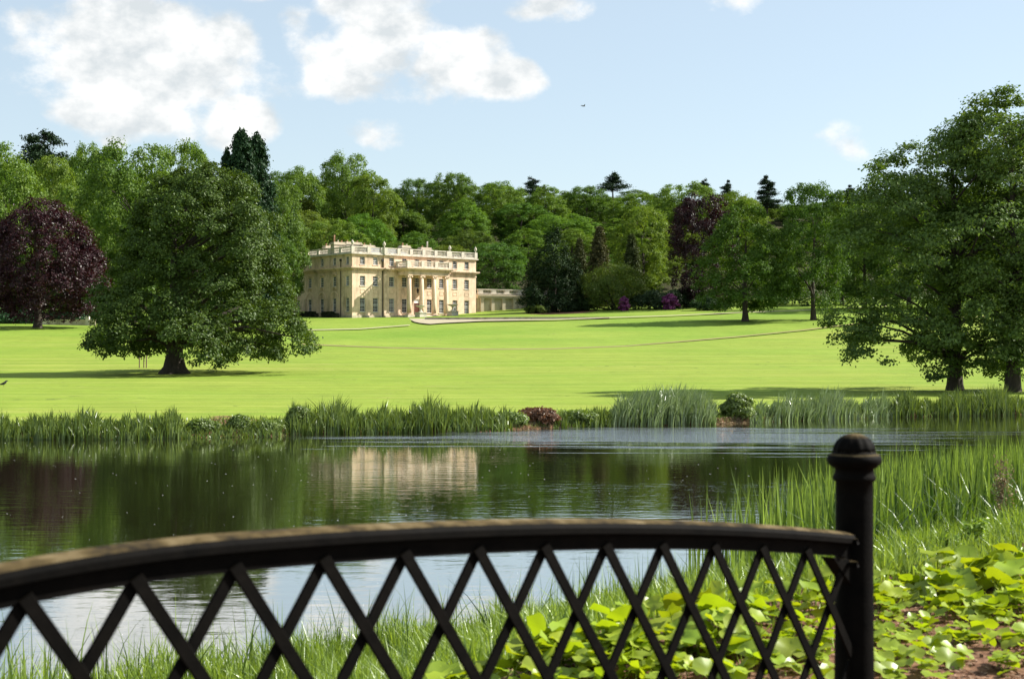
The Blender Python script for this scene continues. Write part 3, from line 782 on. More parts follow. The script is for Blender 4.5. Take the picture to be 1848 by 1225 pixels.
class Env:
    """crown outline: relative height -> reach to the left (-x), right (+x) and depth"""
    def __init__(s, ts, left, right, lump=.12, seed=1, depth=None):
        s.ts = ts; s.l = left; s.r = right; s.max = max(max(left), max(right)); s.lump = lump
        q = random.Random(seed); s.ph = [q.random() * 6.28 for _ in range(6)]; s.dp = depth
    def __call__(s, t, th):
        l = np.interp(t, s.ts, s.l); r_ = np.interp(t, s.ts, s.r); c = math.cos(th)
        e = (r_ if c > 0 else l); m_ = (l + r_) / 2 * (s.dp or 1); R = m_ + (e - m_) * c * c
        w = 1 + s.lump * (math.sin(3 * th + s.ph[0] + 5 * t) * .6 + math.sin(5 * th + s.ph[1] - 7 * t) * .4 + math.sin(9 * t + s.ph[2] + th) * .5)
        return max(R * w, .05)


def limbs_mesh(name, base_r, height, cen, lrs, r, nlimb, fork=.3, flare=1.6, mat=None, sides=10, trunk_top=.72, tw=.02, decay=1.1):
    """tapered trunk with root flare and limbs that reach into the boughs"""
    mb = MB(); tz = height * trunk_top; pts = []; rad = []
    for k in range(9):
        f = k / 8; z = tz * f; pts.append((tw * height * math.sin(f * 3 + 1) * f, tw * height * math.cos(f * 2.3) * f, z))
        rr = base_r * (1 - .78 * f); rr *= 1 + (flare - 1) * math.exp(-z / (base_r * decay)); rad.append(max(rr, .03))
    pts[1:1] = [(0, 0, base_r * .3), (0, 0, base_r * .8)]; rad[1:1] = [base_r * (1 + (flare - 1) * math.exp(-q / decay)) for q in (.3, .8)]
    pts[0] = (0, 0, -.3)
    mb.tube(pts, rad, sides, wob=.12)
    order = np.argsort(-lrs * r.uniform(.5, 1.5, len(lrs)))[:nlimb]
    for i in order:
        c = cen[i]; hz = math.hypot(c[0], c[1]); zs = min(max(c[2] - hz * r.uniform(.35, .8), height * fork * .6), tz * .97); f = zs / tz
        j = min(int(f * 8), 7); a = Vector(pts[min(2 + j, len(pts) - 1)]).lerp(Vector(pts[min(3 + j, len(pts) - 1)]), f * 8 - j); a.z = zs
        e = Vector(c); mdl = a.lerp(e, .5) + Vector((r.normal() * .05 * hz, r.normal() * .05 * hz, .12 * hz))
        r0 = base_r * (1 - .75 * f) * r.uniform(.30, .5)
        mb.tube([a, a.lerp(mdl, .5) + Vector((0, 0, .03 * hz)), mdl, mdl.lerp(e, .55), e], [r0, r0 * .8, r0 * .58, r0 * .36, r0 * .12], 6, wob=.1)
    return mb.mesh(name, mat or M['bark'])


def hedge(x, y, rz, ln, wd, h, k):
    r = np.random.default_rng(400 + k); n = int(ln * h * 420)
    side = r.random(n); P = np.stack([r.uniform(-ln / 2, ln / 2, n), r.uniform(-wd / 2, wd / 2, n), r.uniform(0, h, n)], 1); Nn = np.zeros((n, 3))
    a = side < .42; P[a, 1] = -wd / 2 * np.where(r.random(a.sum()) < .6, 1, -1) + r.normal(size=a.sum()) * .04; Nn[a, 1] = np.sign(P[a, 1])
    b = (side >= .42) & (side < .8); P[b, 2] = h + r.normal(size=b.sum()) * .04; Nn[b, 2] = 1
    c = side >= .8; P[c, 0] = np.sign(P[c, 0]) * ln / 2; Nn[c, 0] = np.sign(P[c, 0])
    V, Q = leaf_cards(P, Nn + r.normal(size=(n, 3)) * .5, .16, r)
    z = gz(x, y); core = MB().box(-ln / 2 + .08, ln / 2 - .08, -wd / 2 + .08, wd / 2 - .08, -.2, h - .08)
    o = empty('clipped_hedge', (x, y, z), rz)
    labs = ('long clipped dark hedge at the oak end of the side wall', 'short clipped hedge second from the oak along the side wall', 'clipped dark hedge block below the middle side arch',
            'small low hedge stub beside the middle hedge block', 'large clipped hedge block beside the black downpipe', 'low clipped hedge nearest the house corner')
    tag(o, labs[k], 'hedge', 'clipped hedges along the side wall')
    link('foliage', np_mesh('foliage', V, Q, M['yew']), o); core.build('branches', M['bark'], o)


build_house()


# ------------------------------------------------------------------ trees
class Sym:
    """crown outline around its own leaning axis"""
    def __init__(s, ts, rad, lump=.12, seed=1, depth=1.0):
        s.ts = ts; s.rad = rad; s.max = max(rad); s.lump = lump; s.dp = depth
        q = random.Random(seed); s.ph = [q.random() * 6.28 for _ in range(6)]
    def __call__(s, t, th):
        R = np.interp(t, s.ts, s.rad); sn = math.sin(th); R *= 1 + (s.dp - 1) * sn * sn
        return max(R * (1 + s.lump * (math.sin(3 * th + s.ph[0] + 5 * t) * .6 + math.sin(5 * th + s.ph[1] - 7 * t) * .4 + math.sin(9 * t + s.ph[2] + th) * .5)), .05)


def leaner(ts, off): return lambda t: np.array([np.interp(t, ts, off), 0.0])


def tree(name, px, base, Y, trunk_me, crown_me, label, cat='tree', group=None, scale=(1, 1, 1), rz=0.0, tint=(1, 1, 1)):
    x = (px - CX) / F * Y; z = gz(x, Y) if base is None else EYE + (HZ - base) / F * Y
    z = min(z, gz(x, Y) + .05)
    o = empty(name, (x, Y, z), rz); o.scale = scale; tag(o, label, cat, group)
    if trunk_me: link('trunk', trunk_me, o)
    c = link('crown', crown_me, o); c.color = (*tint, 1)
    return o


def oak():
    r = np.random.default_rng(21)
    ts = [0, .06, .2, .35, .5, .65, .8, .92, 1]
    env = Sym(ts, [6.0, 9.2, 8.3, 7.1, 6.7, 6.2, 5.2, 3.8, 1.4], .13, 3, .95)
    ln = leaner(ts, [1.2, 1.9, 1.9, 2.0, 2.1, 2.2, 2.4, 2.7, 3.0])
    V, Q, cen, lrs = make_crown(r, env, 1.9, 17.3, 150, 1.65, 30, .25, 26, .24, flat=.60, droop=.6, lean=ln, cflat=.6, jitter=.30)
    # low skirts of hanging twigs
    tr = limbs_mesh('trunk', .74, 17.0, cen, lrs, r, 60, fork=.2, flare=2.1, sides=16, decay=.55, tw=.006)
    print('oak', len(Q), len(cen))
    tree('oak_tree', 315, None, 120, tr, np_mesh('crown', V, Q, M['oak']), 'great spreading oak with flared trunk standing alone on the lawn')


def copper_beech():
    r = np.random.default_rng(31)
    ts = [0, .08, .2, .35, .55, .75, .9, 1]
    env = Sym(ts, [6.0, 9.3, 9.9, 9.5, 8.6, 6.6, 4.0, 1.2], .07, 5)
    V, Q, cen, lrs = make_crown(r, env, 3.0, 21.2, 150, 1.9, 24, .38, 15, .38, flat=.9, droop=.5, lean=leaner([0, 1], [1.6, .6]), jitter=.12, upb=.1)
    tr = limbs_mesh('trunk', .62, 21, cen, lrs, r, 14, flare=1.5)
    m1 = np_mesh('crown', V, Q, M['copper'])
    tree('copper_beech', 68, None, 236, tr, m1, 'dark purple copper beech on the lawn at the left edge')


def right_trees():
    r = np.random.default_rng(41)
    ts = [0, .06, .15, .35, .55, .75, .87, .95, 1]
    env = Sym(ts, [2.6, 4.6, 5.0, 5.3, 5.2, 4.7, 3.6, 2.2, .8], .16, 7)
    kw = dict(flat=.36, droop=.7, cflat=.42, jitter=.5, inner=.6, upb=.15)
    V, Q, cen, lrs = make_crown(r, env, 1.5, 15.4, 104, 1.40, 24, .25, 28, .19, lean=leaner([0, .3, .8, 1], [-.4, -1.1, -.8, .4]), **kw)
    tr = limbs_mesh('trunk', .38, 15.2, cen, lrs, r, 55, flare=1.5, fork=.15, trunk_top=.85)
    tree('lakeside_tree', 1723, None, 81, tr, np_mesh('crown', V, Q, M['beechgreen']), 'broad dark leafy tree, left of the two near trunks on the far bank')
    env = Sym(ts, [2.0, 3.4, 3.8, 3.9, 3.8, 3.4, 2.8, 1.8, .7], .2, 9)
    V, Q, cen, lrs = make_crown(r, env, 1.3, 16.9, 88, 1.30, 24, .25, 28, .19, lean=leaner([0, .5, 1], [.6, .6, -.5]), **kw)
    tr = limbs_mesh('trunk', .36, 16.6, cen, lrs, r, 55, flare=1.5, fork=.15, trunk_top=.9)
    tree('lakeside_tree', 1828, None, 79, tr, np_mesh('crown', V, Q, M['beechgreen']), 'tallest airy tree on the far bank at the right edge', tint=(1.1, 1.08, 1))


PROTO = []


def prototypes():
    shapes = [([0, .1, .3, .55, .75, .9, 1], [4, 6.8, 7.8, 7.6, 6.2, 4.0, 1.2], .10), ([0, .12, .35, .6, .8, .93, 1], [3.5, 6.0, 7.2, 7.4, 6.4, 4.2, 1.5], .16),
              ([0, .15, .4, .7, .85, .95, 1], [3, 5.2, 6.6, 7.4, 6.4, 4.4, 2], .18), ([0, .1, .3, .5, .7, .9, 1], [4.5, 7.2, 7.6, 6.6, 5.2, 2.8, .8], .12),
              ([0, .15, .35, .6, .8, .92, 1], [3.2, 6.2, 8.0, 8.2, 7.0, 4.6, 1.5], .14)]
    for i, (ts, rad, lump) in enumerate(shapes):
        r = np.random.default_rng(60 + i)
        V, Q, cen, lrs = make_crown(r, Sym(ts, rad, lump, 20 + i), 2.0, 20, 120, 1.45, 17, .36, 14, .38, flat=.75, droop=.3, jitter=.24, cflat=.65)
        tr = limbs_mesh('trunk', .5, 19.5, cen, lrs, r, 16, flare=1.5, sides=8)
        PROTO.append((tr, np_mesh('crown', V, Q, M['broad'])))


def spire_mesh(seed, H, R, nb, mat, leaf=.45, power=.85, nleaf=9, droop=.35, z0=.06):
    """conifer: whorled branches, longest low down, needles in hanging sprays"""
    r = np.random.default_rng(seed); f = r.random(nb) ** 1.15; z = H * (z0 + (1 - z0) * f); th = r.random(nb) * 2 * math.pi
    ln = R * (1 - f) ** power * r.uniform(.7, 1.15, nb) + .25; ns = 8; C = []; Nn = []
    for k in range(ns):
        s = (k + .7) / ns; p = np.stack([np.cos(th) * ln * s, np.sin(th) * ln * s, z - droop * ln * s * s + .08 * ln], 1)
        c = p[:, None, :] + r.normal(size=(nb, nleaf, 3)) * np.array([.28, .28, .22]) * (1 + .4 * (1 - f))[:, None, None]
        C.append(c.reshape(-1, 3)); d = np.stack([np.cos(th), np.sin(th), np.full(nb, .5)], 1)
        Nn.append((d[:, None, :] + r.normal(size=(nb, nleaf, 3)) * .7).reshape(-1, 3))
    V, Q = leaf_cards(np.concatenate(C), np.concatenate(Nn), leaf, r)
    tr = MB().tube([(0, 0, -.3), (0, 0, H * .5), (0, 0, H * .97)], [R * .08 + .15, R * .05 + .1, .04], 8).mesh('trunk', M['bark'])
    return tr, np_mesh('crown', V, Q, mat)


def pine_mesh(seed, H, R, plates, mat, z0=.4, leaf=.42, dome=False):
    """pine or cedar: bare stem carrying flat plates of foliage"""
    r = np.random.default_rng(seed); C = []; Nn = []; cen = []
    for k in range(plates):
        f = k / max(plates - 1, 1); z = H * (z0 + (1 - z0) * f) - .3
        reach = R * (math.sqrt(max(1 - (f * .95) ** 2, .05)) if dome else (1 - .72 * f) * (.75 + .35 * r.random()))
        for j in range(5 if f < .9 else 2):
            a = r.random() * 6.28 + j * 1.26; d = reach * r.uniform(.35, .85); c = np.array([math.cos(a) * d, math.sin(a) * d, z + r.normal() * .25])
            n = int(260 * (reach / R + .35)); p = r.normal(size=(n, 3)) * np.array([reach * .26, reach * .26, .24]) + c
            C.append(p); Nn.append(np.array([0, 0, 1.0]) + r.normal(size=(n, 3)) * .5); cen.append(c)
    V, Q = leaf_cards(np.concatenate(C), np.concatenate(Nn), leaf, r)
    mb = MB().tube([(0, 0, -.3), (.1, 0, H * .5), (0, .1, H * .97)], [.42, .3, .06], 8)
    for c in cen: mb.tube([(0, 0, c[2] - .5), (c[0] * .5, c[1] * .5, c[2] - .25), tuple(c)], [.12, .09, .04], 5)
    return mb.mesh('trunk', M['bark']), np_mesh('crown', V, Q, mat)


def place(px, top, wpx, Y, proto, label, tint=(1, 1, 1), group=None, name='broadleaf_tree', rz=None, h0=20.0, r0=7.8):
    x = (px - CX) / F * Y; g = gz(x, Y); H = EYE + (HZ - top) / F * Y - g; sc = wpx / 2 / F * Y / r0
    return tree(name, px, None, Y, proto[0], proto[1], label, 'tree', group, (sc, sc, H / h0), random.random() * 6.28 if rz is None else rz, tint)


def woodland():
    prototypes(); R_ = random.Random(77); P5 = PROTO
    br = (1.25, 1.22, 1.05); mdl = (1, 1, 1); dk = (.84, .9, .88); lime = (1.36, 1.22, .95)
    # trees one can pick out
    sp = [
        (240, 258, 205, 276, 4, mdl, 'large dense green tree rising between the copper beech and the oak'),
        (12, 258, 150, 300, 0, br, 'bright green tree on the skyline in the top left corner of the wood'),
        (98, 286, 110, 330, 1, lime, 'pale lime green tree below the domed pine on the left skyline'),
        (158, 266, 100, 350, 2, br, 'green rounded tree on the skyline next to the domed pine'),
        (335, 262, 120, 340, 2, br, 'airy light green tree on the skyline left of the dark conifers'),
        (505, 330, 105, 330, 1, mdl, 'green tree squeezed between the oak crown and the house roof end'),
        (545, 300, 110, 440, 0, br, 'light green skyline tree just right of the dark conifers'),
        (626, 276, 105, 450, 4, br, 'tall domed tree standing above the wood, highest behind the house'),
        (672, 318, 100, 440, 1, lime, 'sunlit yellow green tree on the shoulder right of the tall domed tree'),
        (752, 325, 85, 470, 2, dk, 'dark green tree in the dip of the skyline behind the house'),
        (822, 315, 90, 470, 2, mdl, 'open crowned tree with visible boughs on the skyline above the portico'),
        (905, 327, 105, 470, 0, br, 'broad grey green tree on the skyline above the right end of the house'),
        (985, 335, 100, 470, 3, br, 'bushy green skyline tree just right of the flat topped cedar'),
        (1058, 338, 90, 480, 2, dk, 'dark tree on the skyline left of the tallest flat pine'),
        (1150, 352, 110, 470, 1, br, 'light green skyline tree right of the flat pine above the round shrub'),
        (1238, 330, 125, 450, 4, br, 'wide light green skyline tree directly above the second copper beech'),
        (1160, 378, 110, 372, 2, lime, 'bright yellow green tree with visible branches above the round shrub'),
        (1330, 345, 110, 430, 0, lime, 'yellow green tree on the skyline between the two small pines'),
    ]
    for (px, top, w, Y, k, tint, lab) in sp: place(px, top, w, Y, P5[k], lab, tint)
    place(1345, 364, 168, 270, P5[3], 'green lawn tree with dark trunk before the second copper beech', (.70, .76, .66), name='lawn_tree', rz=1.0)
    place(1468, 334, 140, 272, P5[1], 'tall green lawn tree with thick trunk beside the near right trees', (.64, .72, .66), name='lawn_tree', rz=2.6)
    cm = P5[4][1].copy(); cm.materials.clear(); cm.materials.append(M['copper'])
    place(1268, 350, 118, 334, (P5[4][0], cm), 'tall dark purple copper beech half hidden behind a green lawn tree', name='copper_beech', rz=2.1, tint=(.7, .7, .7))
    # the rest of the wood, in ranks up the slope
    zones = [(-120, 200, 'broadleaf tree in the wood behind the copper beech', 'wood behind the copper beech'),
             (200, 520, 'broadleaf tree in the wood behind the oak', 'wood behind the oak'),
             (520, 880, 'broadleaf tree on the wooded slope behind the house', 'wood behind the house'),
             (880, 1220, 'broadleaf tree on the wooded slope above the screen wall and round shrub', 'wood above the screen wall'),
             (1220, 1560, 'broadleaf tree in the wood behind the lawn trees', 'wood behind the lawn trees'),
             (1560, 2000, 'broadleaf tree in the wood behind the lakeside trees', 'wood behind the lakeside trees')]
    def zone(px):
        for z in zones:
            if z[0] <= px < z[1]: return z
        return zones[-1]
    sky = ([-150, 0, 120, 240, 340, 420, 500, 560, 620, 680, 740, 800, 900, 1000, 1100, 1200, 1300, 1400, 1500, 1600, 2000],
           [290, 290, 300, 300, 300, 320, 322, 312, 310, 330, 345, 335, 338, 345, 355, 352, 348, 362, 360, 340, 320])
    rows = {550: 'farthest', 500: 'highest', 455: 'second', 415: 'third', 383: 'lowest'}; cnt = {}
    ORD = ['first', 'second', 'third', 'fourth', 'fifth', 'sixth', 'seventh', 'eighth', 'ninth', 'tenth', 'eleventh']
    for (Y, dx, drop, w) in ((550, 84, 2, 100), (500, 84, 10, 108), (455, 92, 34, 108), (415, 92, 66, 104), (383, 96, 100, 100)):
        px = -110 + R_.random() * 40
        while px < 1960:
            if not (Y < 400 and (px < 480)) and not (Y < 420 and px > 1230):
                top = np.interp(px, *sky) + drop + R_.uniform(-12, 14)
                t = R_.choice([mdl, mdl, br, dk, lime, (.88, .95, .85), (1.05, 1.1, .9)]); t = tuple(v * R_.uniform(.9, 1.1) for v in t)
                z = zone(px); cnt[(Y, z[3])] = cnt.get((Y, z[3]), 0) + 1; tone = 'pale' if t[0] > 1.15 else ('dark' if t[0] < .85 else 'mid green')
                lab = '%s tree, %s from left in %s row of %s' % (tone, ORD[cnt[(Y, z[3])] - 1], rows[Y], z[3])
                place(px, top, w * R_.uniform(.85, 1.25), Y + R_.uniform(-12, 12), P5[R_.randrange(5)], lab, t, z[3])
            px += dx * R_.uniform(.8, 1.2)
    # nearer dark ranks that close the view under the crowns at the edges
    for (px, top, w, Y) in ((-60, 300, 150, 290), (120, 400, 120, 292), (60, 420, 120, 300), (175, 430, 110, 285), (300, 360, 130, 300), (400, 380, 120, 300), (470, 400, 120, 310)):
        z = zone(px); k = ('a', z[3]); cnt[k] = cnt.get(k, 0) + 1
        place(px, top, w, Y, P5[R_.randrange(5)], 'dark tree, %s from left along lawn edge of %s' % (ORD[cnt[k] - 1], z[3]), (.8, .86, .85), z[3])
    for (px, top, w, Y) in ((1560, 372, 130, 320), (1640, 360, 140, 310), (1730, 350, 140, 320), (1830, 340, 150, 310), (1400, 420, 110, 345), (1520, 430, 100, 340), (1920, 350, 150, 315)):
        z = zone(px); k = ('a', z[3]); cnt[k] = cnt.get(k, 0) + 1
        place(px, top, w, Y, P5[R_.randrange(5)], 'dark tree, %s from left along lawn edge of %s' % (ORD[cnt[k] - 1], z[3]), (.85, .9, .88), z[3])
    # conifers
    s1 = spire_mesh(91, 20, 4.2, 420, M['conifer'], leaf=.40, power=.5, droop=.42, nleaf=13)
    for (px, top, w, Y, lab) in ((436, 241, 108, 300, 'tall dark pointed conifer on the skyline above the oak'), (464, 247, 100, 304, 'second dark conifer close right of the tallest one above the oak'),
                                 (409, 274, 60, 302, 'small dark conifer tip left of the tall conifers above the oak')):
        place(px, top, w, Y, s1, lab, (.85, .95, 1), name='conifer_tree', h0=20, r0=4.2)
    place(521, 366, 70, 372, s1, 'narrow dark conifer between the oak and the house', (1.1, 1.2, 1), name='conifer_tree', h0=20, r0=4.2)
    ry = np.random.default_rng(92); V, Q, cen, lrs = make_crown(ry, Sym([0, .12, .3, .5, .7, .85, 1], [5.2, 6.2, 5.6, 4.6, 3.2, 2.0, .5], .24, 92), .6, 20, 120, 1.5, 20, .36, 14, .36, flat=.95, droop=.8, jitter=.4, upb=.0)
    s2 = (limbs_mesh('trunk', .6, 19, cen, lrs, ry, 14), np_mesh('crown', V, Q, M['yew']))
    place(1000, 405, 98, 338, s2, 'big black green yew at the end of the screen wall', name='yew_tree', h0=20, r0=6.0)
    s3 = spire_mesh(93, 20, 4.4, 300, M['larch'], leaf=.45, power=.7, droop=.45)
    place(1082, 412, 66, 356, s3, 'brownish conifer above the round shrub', name='conifer_tree', h0=20, r0=4.4)
    place(1046, 432, 52, 360, s3, 'brownish olive conifer between the yew and the round shrub', (.9, 1.05, .9), name='conifer_tree', h0=20, r0=4.4)
    place(1140, 425, 56, 362, s3, 'olive conifer behind the right of the round shrub', (.75, 1.0, .8), name='conifer_tree', h0=20, r0=4.4)
    # pines and cedars on the skyline
    pd = pine_mesh(95, 20, 4.5, 6, M['pine'], .76, dome=True); pl = pine_mesh(96, 20, 4.4, 11, M['pine'], .48); pc = pine_mesh(97, 20, 5.4, 6, M['pine'], .76)
    place(79, 237, 100, 400, pd, 'dark domed pine standing on the left skyline', name='pine_tree', r0=5.0)
    place(963, 322, 50, 490, pc, 'flat topped cedar just showing above the wood right of the house', name='cedar_tree', r0=5.0)
    place(1106, 313, 58, 490, pc, 'flat topped dark pine standing highest in the middle of the skyline', name='pine_tree', r0=5.0)
    place(1312, 325, 38, 490, pl, 'small pointed pine on the skyline right of the second copper beech', name='pine_tree', r0=4.4)
    place(1384, 316, 52, 480, pl, 'layered pine with bare stem standing clear above the lawn trees', name='pine_tree', r0=4.4)
    place(1532, 334, 44, 490, pl, 'hazy pine just left of the near right trees', name='pine_tree', r0=4.4, rz=2)
    place(1270, 326, 36, 490, pc, 'flat pine tip above the second copper beech', name='pine_tree', r0=5.0)


def bush(name, px, top, wpx, base, Y, mat, label, seed, cat='shrub', tint=(1, 1, 1), group=None, leaf=.3, dens=1.0):
    r = np.random.default_rng(seed); x = (px - CX) / F * Y; R = wpx / 2 / F * Y; g = gz(x, Y); H = EYE + (HZ - top) / F * Y - g
    env = Sym([0, .15, .4, .7, .9, 1], [R * .85, R, R * .95, R * .75, R * .45, R * .2], .26, seed)
    lr = max(R * .32, .25); ncl = int(26 * dens)
    V, Q, cen, lrs = make_crown(r, env, lr * .3, H, int(46 * dens), lr, ncl, lr * .22, 11, leaf, flat=.8, jitter=.4)
    o = empty(name, (x, Y, g)); tag(o, label, cat, group)
    c = link('foliage', np_mesh('foliage', V, Q, mat), o); c.color = (*tint, 1)
    mb = MB()
    for k in range(6):
        i = r.integers(len(cen)); mb.tube([(r.normal() * R * .08, r.normal() * R * .08, -.1), tuple(cen[i] * .5), tuple(cen[i])], [.05 * R, .035 * R, .01 * R], 5)
    mb.build('stems', M['bark'], o); return o


def shrubs():
    bush('round_shrub', 1108, 478, 104, 556, 338, M['shrub'], 'large round light green shrub on the lawn edge right of the yew', 201, dens=1.6, tint=(1.15, 1.1, .9))
    bush('rhododendron', 1182, 527, 84, 562, 336, M['rhodo'], 'low dark rhododendron bank between the two purple flowering shrubs', 202, leaf=.35)
    bush('rhododendron', 1240, 520, 60, 560, 340, M['rhodo'], 'dark rhododendron mass under the second copper beech', 203, leaf=.35)
    bush('rhododendron', 1050, 540, 50, 565, 340, M['rhodo'], 'small dark shrub between the yew and the round shrub', 204, leaf=.35, tint=(1.5, 1.6, 1.2))
    bush('flowering_rhododendron', 1127, 536, 20, 560, 329, M['flower'], 'small purple flowering rhododendron below the round shrub', 205, leaf=.28, dens=.8)
    bush('flowering_rhododendron', 1209, 531, 26, 558, 329, M['flower'], 'larger purple flowering rhododendron left of the lawn trees', 206, leaf=.28, dens=.8)
    bush('low_shrub', 968, 553, 36, 570, 332, M['shrub'], 'low pale green bush below the yew beside the screen wall', 207, tint=(1.3, 1.2, 1), dens=.8)
    bush('dark_shrub', 1280, 538, 50, 560, 320, M['rhodo'], 'dark low bush at the foot of the green lawn tree', 208, tint=(1.2, 1.3, 1))
    bush('laurel', 20, 566, 90, 580, 262, M['rhodo'], 'blue green laurel hedge bank under the copper beech at the left edge', 209, tint=(1.4, 2.0, 2.0))
    bush('laurel', 130, 568, 80, 582, 268, M['rhodo'], 'blue green laurel bank between the copper beech and the oak', 210, tint=(1.3, 1.9, 1.9))
    # dark undergrowth carpeting the slope
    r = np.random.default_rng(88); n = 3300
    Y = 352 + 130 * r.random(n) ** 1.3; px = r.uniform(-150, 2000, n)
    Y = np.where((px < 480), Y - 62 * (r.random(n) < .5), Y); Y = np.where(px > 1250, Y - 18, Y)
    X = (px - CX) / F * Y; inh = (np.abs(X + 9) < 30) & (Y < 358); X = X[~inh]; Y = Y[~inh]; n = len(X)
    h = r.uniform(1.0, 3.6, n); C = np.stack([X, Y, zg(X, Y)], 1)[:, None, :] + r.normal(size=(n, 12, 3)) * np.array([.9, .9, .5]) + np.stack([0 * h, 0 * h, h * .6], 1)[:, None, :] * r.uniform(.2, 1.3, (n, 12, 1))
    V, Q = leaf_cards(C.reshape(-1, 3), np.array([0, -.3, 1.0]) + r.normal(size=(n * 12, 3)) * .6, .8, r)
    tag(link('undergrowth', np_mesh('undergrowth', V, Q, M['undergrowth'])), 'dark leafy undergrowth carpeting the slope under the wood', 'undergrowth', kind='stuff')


# ------------------------------------------------------------------ blades
def blades(P, h, w, r, lean=.25, seg=3, wind=(0, 0), bend=.5):
    n = len(P); th = r.random(n) * 2 * math.pi; ln = np.abs(r.normal(size=n)) * lean
    d = np.stack([np.cos(th) * ln + wind[0], np.sin(th) * ln + wind[1], np.zeros(n)], 1)
    fa = r.random(n) * math.pi; s = np.stack([np.cos(fa), np.sin(fa), np.zeros(n)], 1) * (w * r.uniform(.6, 1.3, n))[:, None] * .5
    V = []
    for k in range(seg + 1):
        f = k / seg; c = P + np.stack([0 * h, 0 * h, h * (f - .12 * bend * f * f * np.minimum(ln * 3, 1))], 1) + d * (h * f ** (1 + bend))[:, None]
        wd = (1 - f ** 1.8) if k < seg else .04
        V += [c - s * wd, c + s * wd]
    V = np.stack(V, 1).reshape(-1, 3); m_ = 2 * (seg + 1); b = np.arange(n)[:, None] * m_
    Q = np.concatenate([b + np.array([2 * k, 2 * k + 1, 2 * k + 3, 2 * k + 2]) for k in range(seg)], 1).reshape(-1, 4)
    return V, Q


def far_reeds():
    r = np.random.default_rng(301)
    beds = [  # px range, height, depth of the bed, blades per metre of shore, material, label
        (-60, 330, .70, 2.6, 420, 'farreed', 'long reed bed along the far bank at the left edge'),
        (330, 515, .34, 1.8, 330, 'farreed', 'low weedy fringe below the bare patch of far bank'),
        (515, 925, .86, 2.8, 420, 'farreed', 'tall reed bed on the far bank below the house'),
        (1000, 1105, .52, 1.8, 360, 'farreed', 'short green rushes right of the rusty bush'),
        (1100, 1292, 1.18, 2.6, 420, 'palereed', 'tall pale tipped reed clump leaning over the water'),
        (1352, 1612, .98, 2.4, 400, 'palereed', 'pale reed bed left of the lakeside trees'),
        (1612, 1900, 1.0, 2.4, 400, 'farreed', 'green reed bed under the lakeside trees')]
    for (a, b, h, dep, dn, mt, lab) in beds:
        Ym = np.interp((a + b) / 2, *FSH); n = int((b - a) / F * Ym * dn)
        px = r.uniform(a, b, n); e = np.minimum((px - a), (b - px)) / 25; Ys = np.interp(px, *FSH); Y = Ys - .25 + dep * r.random(n) ** 1.2
        X = (px - CX) / F * Y; z = np.maximum(zg(X, Y), -.05)
        lump = .75 + .35 * np.sin(px * .055 + a) * np.sin(px * .021 + 1) + .12 * np.sin(px * .23) + .08 * np.sin(px * .61)
        if 'clump' in lab: lump = .55 + .55 * np.sin(np.clip((px - a) / (b - a), 0, 1) * math.pi) ** .6
        hh = h * lump * np.clip(.45 + e, 0, 1) * r.uniform(.6, 1.15, n)
        V, Q = blades(np.stack([X, Y, z], 1), hh, .06, r, lean=.32, wind=(.16 if mt == 'palereed' else .03, 0), bend=.8)
        tag(link('reed_bed', np_mesh('reed_bed', V, Q, M[mt])), lab, 'reeds', 'reed beds on the far bank', 'stuff')
    # short dry litter and turf edge along the whole bank
    n = 9000; px = r.uniform(-60, 1900, n); Y = np.interp(px, *FSH) + .1 + 3.2 * r.random(n) ** 1.5; X = (px - CX) / F * Y
    V, Q = blades(np.stack([X, Y, zg(X, Y)], 1), r.uniform(.08, .26, n), .035, r, lean=.6, seg=2)
    tag(link('bank_turf', np_mesh('bank_turf', V, Q, M['farreed'])), 'ragged short turf along the top of the far bank', 'grass', kind='stuff')
    kw = dict(cat='bush', leaf=.10)
    def sb(px, top, w, mat, lab, seed, **k):
        mat = 'weed' if mat == 'shrub' else mat; k.setdefault('tint', (.55, .55, .6)) if mat == 'weed' else None
        Y = float(np.interp(px, *FSH)) + .9; bush(k.pop('name', 'bank_bush'), px, top, w, 0, Y, M[mat], lab, seed, **{**kw, **k})
    sb(970, 741, 56, 'rust', 'rusty red brown bush at the water edge of the far bank', 221, name='rusty_bush')
    sb(1331, 712, 46, 'shrub', 'upright leafy green bush between the two pale reed clumps', 222)
    sb(432, 755, 26, 'shrub', 'small dark leafy plant below the bare patch of far bank', 223, name='bank_plant')
    sb(368, 763, 40, 'shrub', 'low weedy plant at the left of the bare patch of far bank', 224, name='bank_plant')
    sb(480, 765, 44, 'shrub', 'low weedy plant at the right of the bare patch of far bank', 225, name='bank_plant')
    sb(1045, 746, 52, 'shrub', 'low green bush right of the rusty bush', 226)
    sb(925, 750, 40, 'shrub', 'low green bush left of the rusty bush', 227)
    sb(539, 738, 30, 'shrub', 'tall tuft at the left end of the reed bed below the house', 228, name='bank_plant')
    # stones and dead reed litter at the water edge
    n = 1500; px = np.concatenate([r.uniform(400, 530, n // 3), r.uniform(915, 1110, n // 3), r.uniform(1280, 1360, n // 3)]); Y = np.interp(px, *FSH) + r.uniform(-.15, .5, n); X = (px - CX) / F * Y
    V, Q = leaf_cards(np.stack([X, Y, zg(X, Y) + .03], 1), np.array([0, 0, 1.]) + r.normal(size=(n, 3)) * .4, .16, r, .3)
    tag(link('shore_litter', np_mesh('shore_litter', V, Q, M['straw'])), 'pale dead reed litter along the far water edge', 'litter', kind='stuff')


oak(); copper_beech(); right_trees(); woodland(); shrubs(); far_reeds()


# ------------------------------------------------------------------ the bridge railing
RX0, RY0, RDX, RDY = -.9889, 2.9, .17668, .16957
RT = Vector((RDX, RDY, 0)).normalized(); RN = Vector((-RT.y, RT.x, 0))


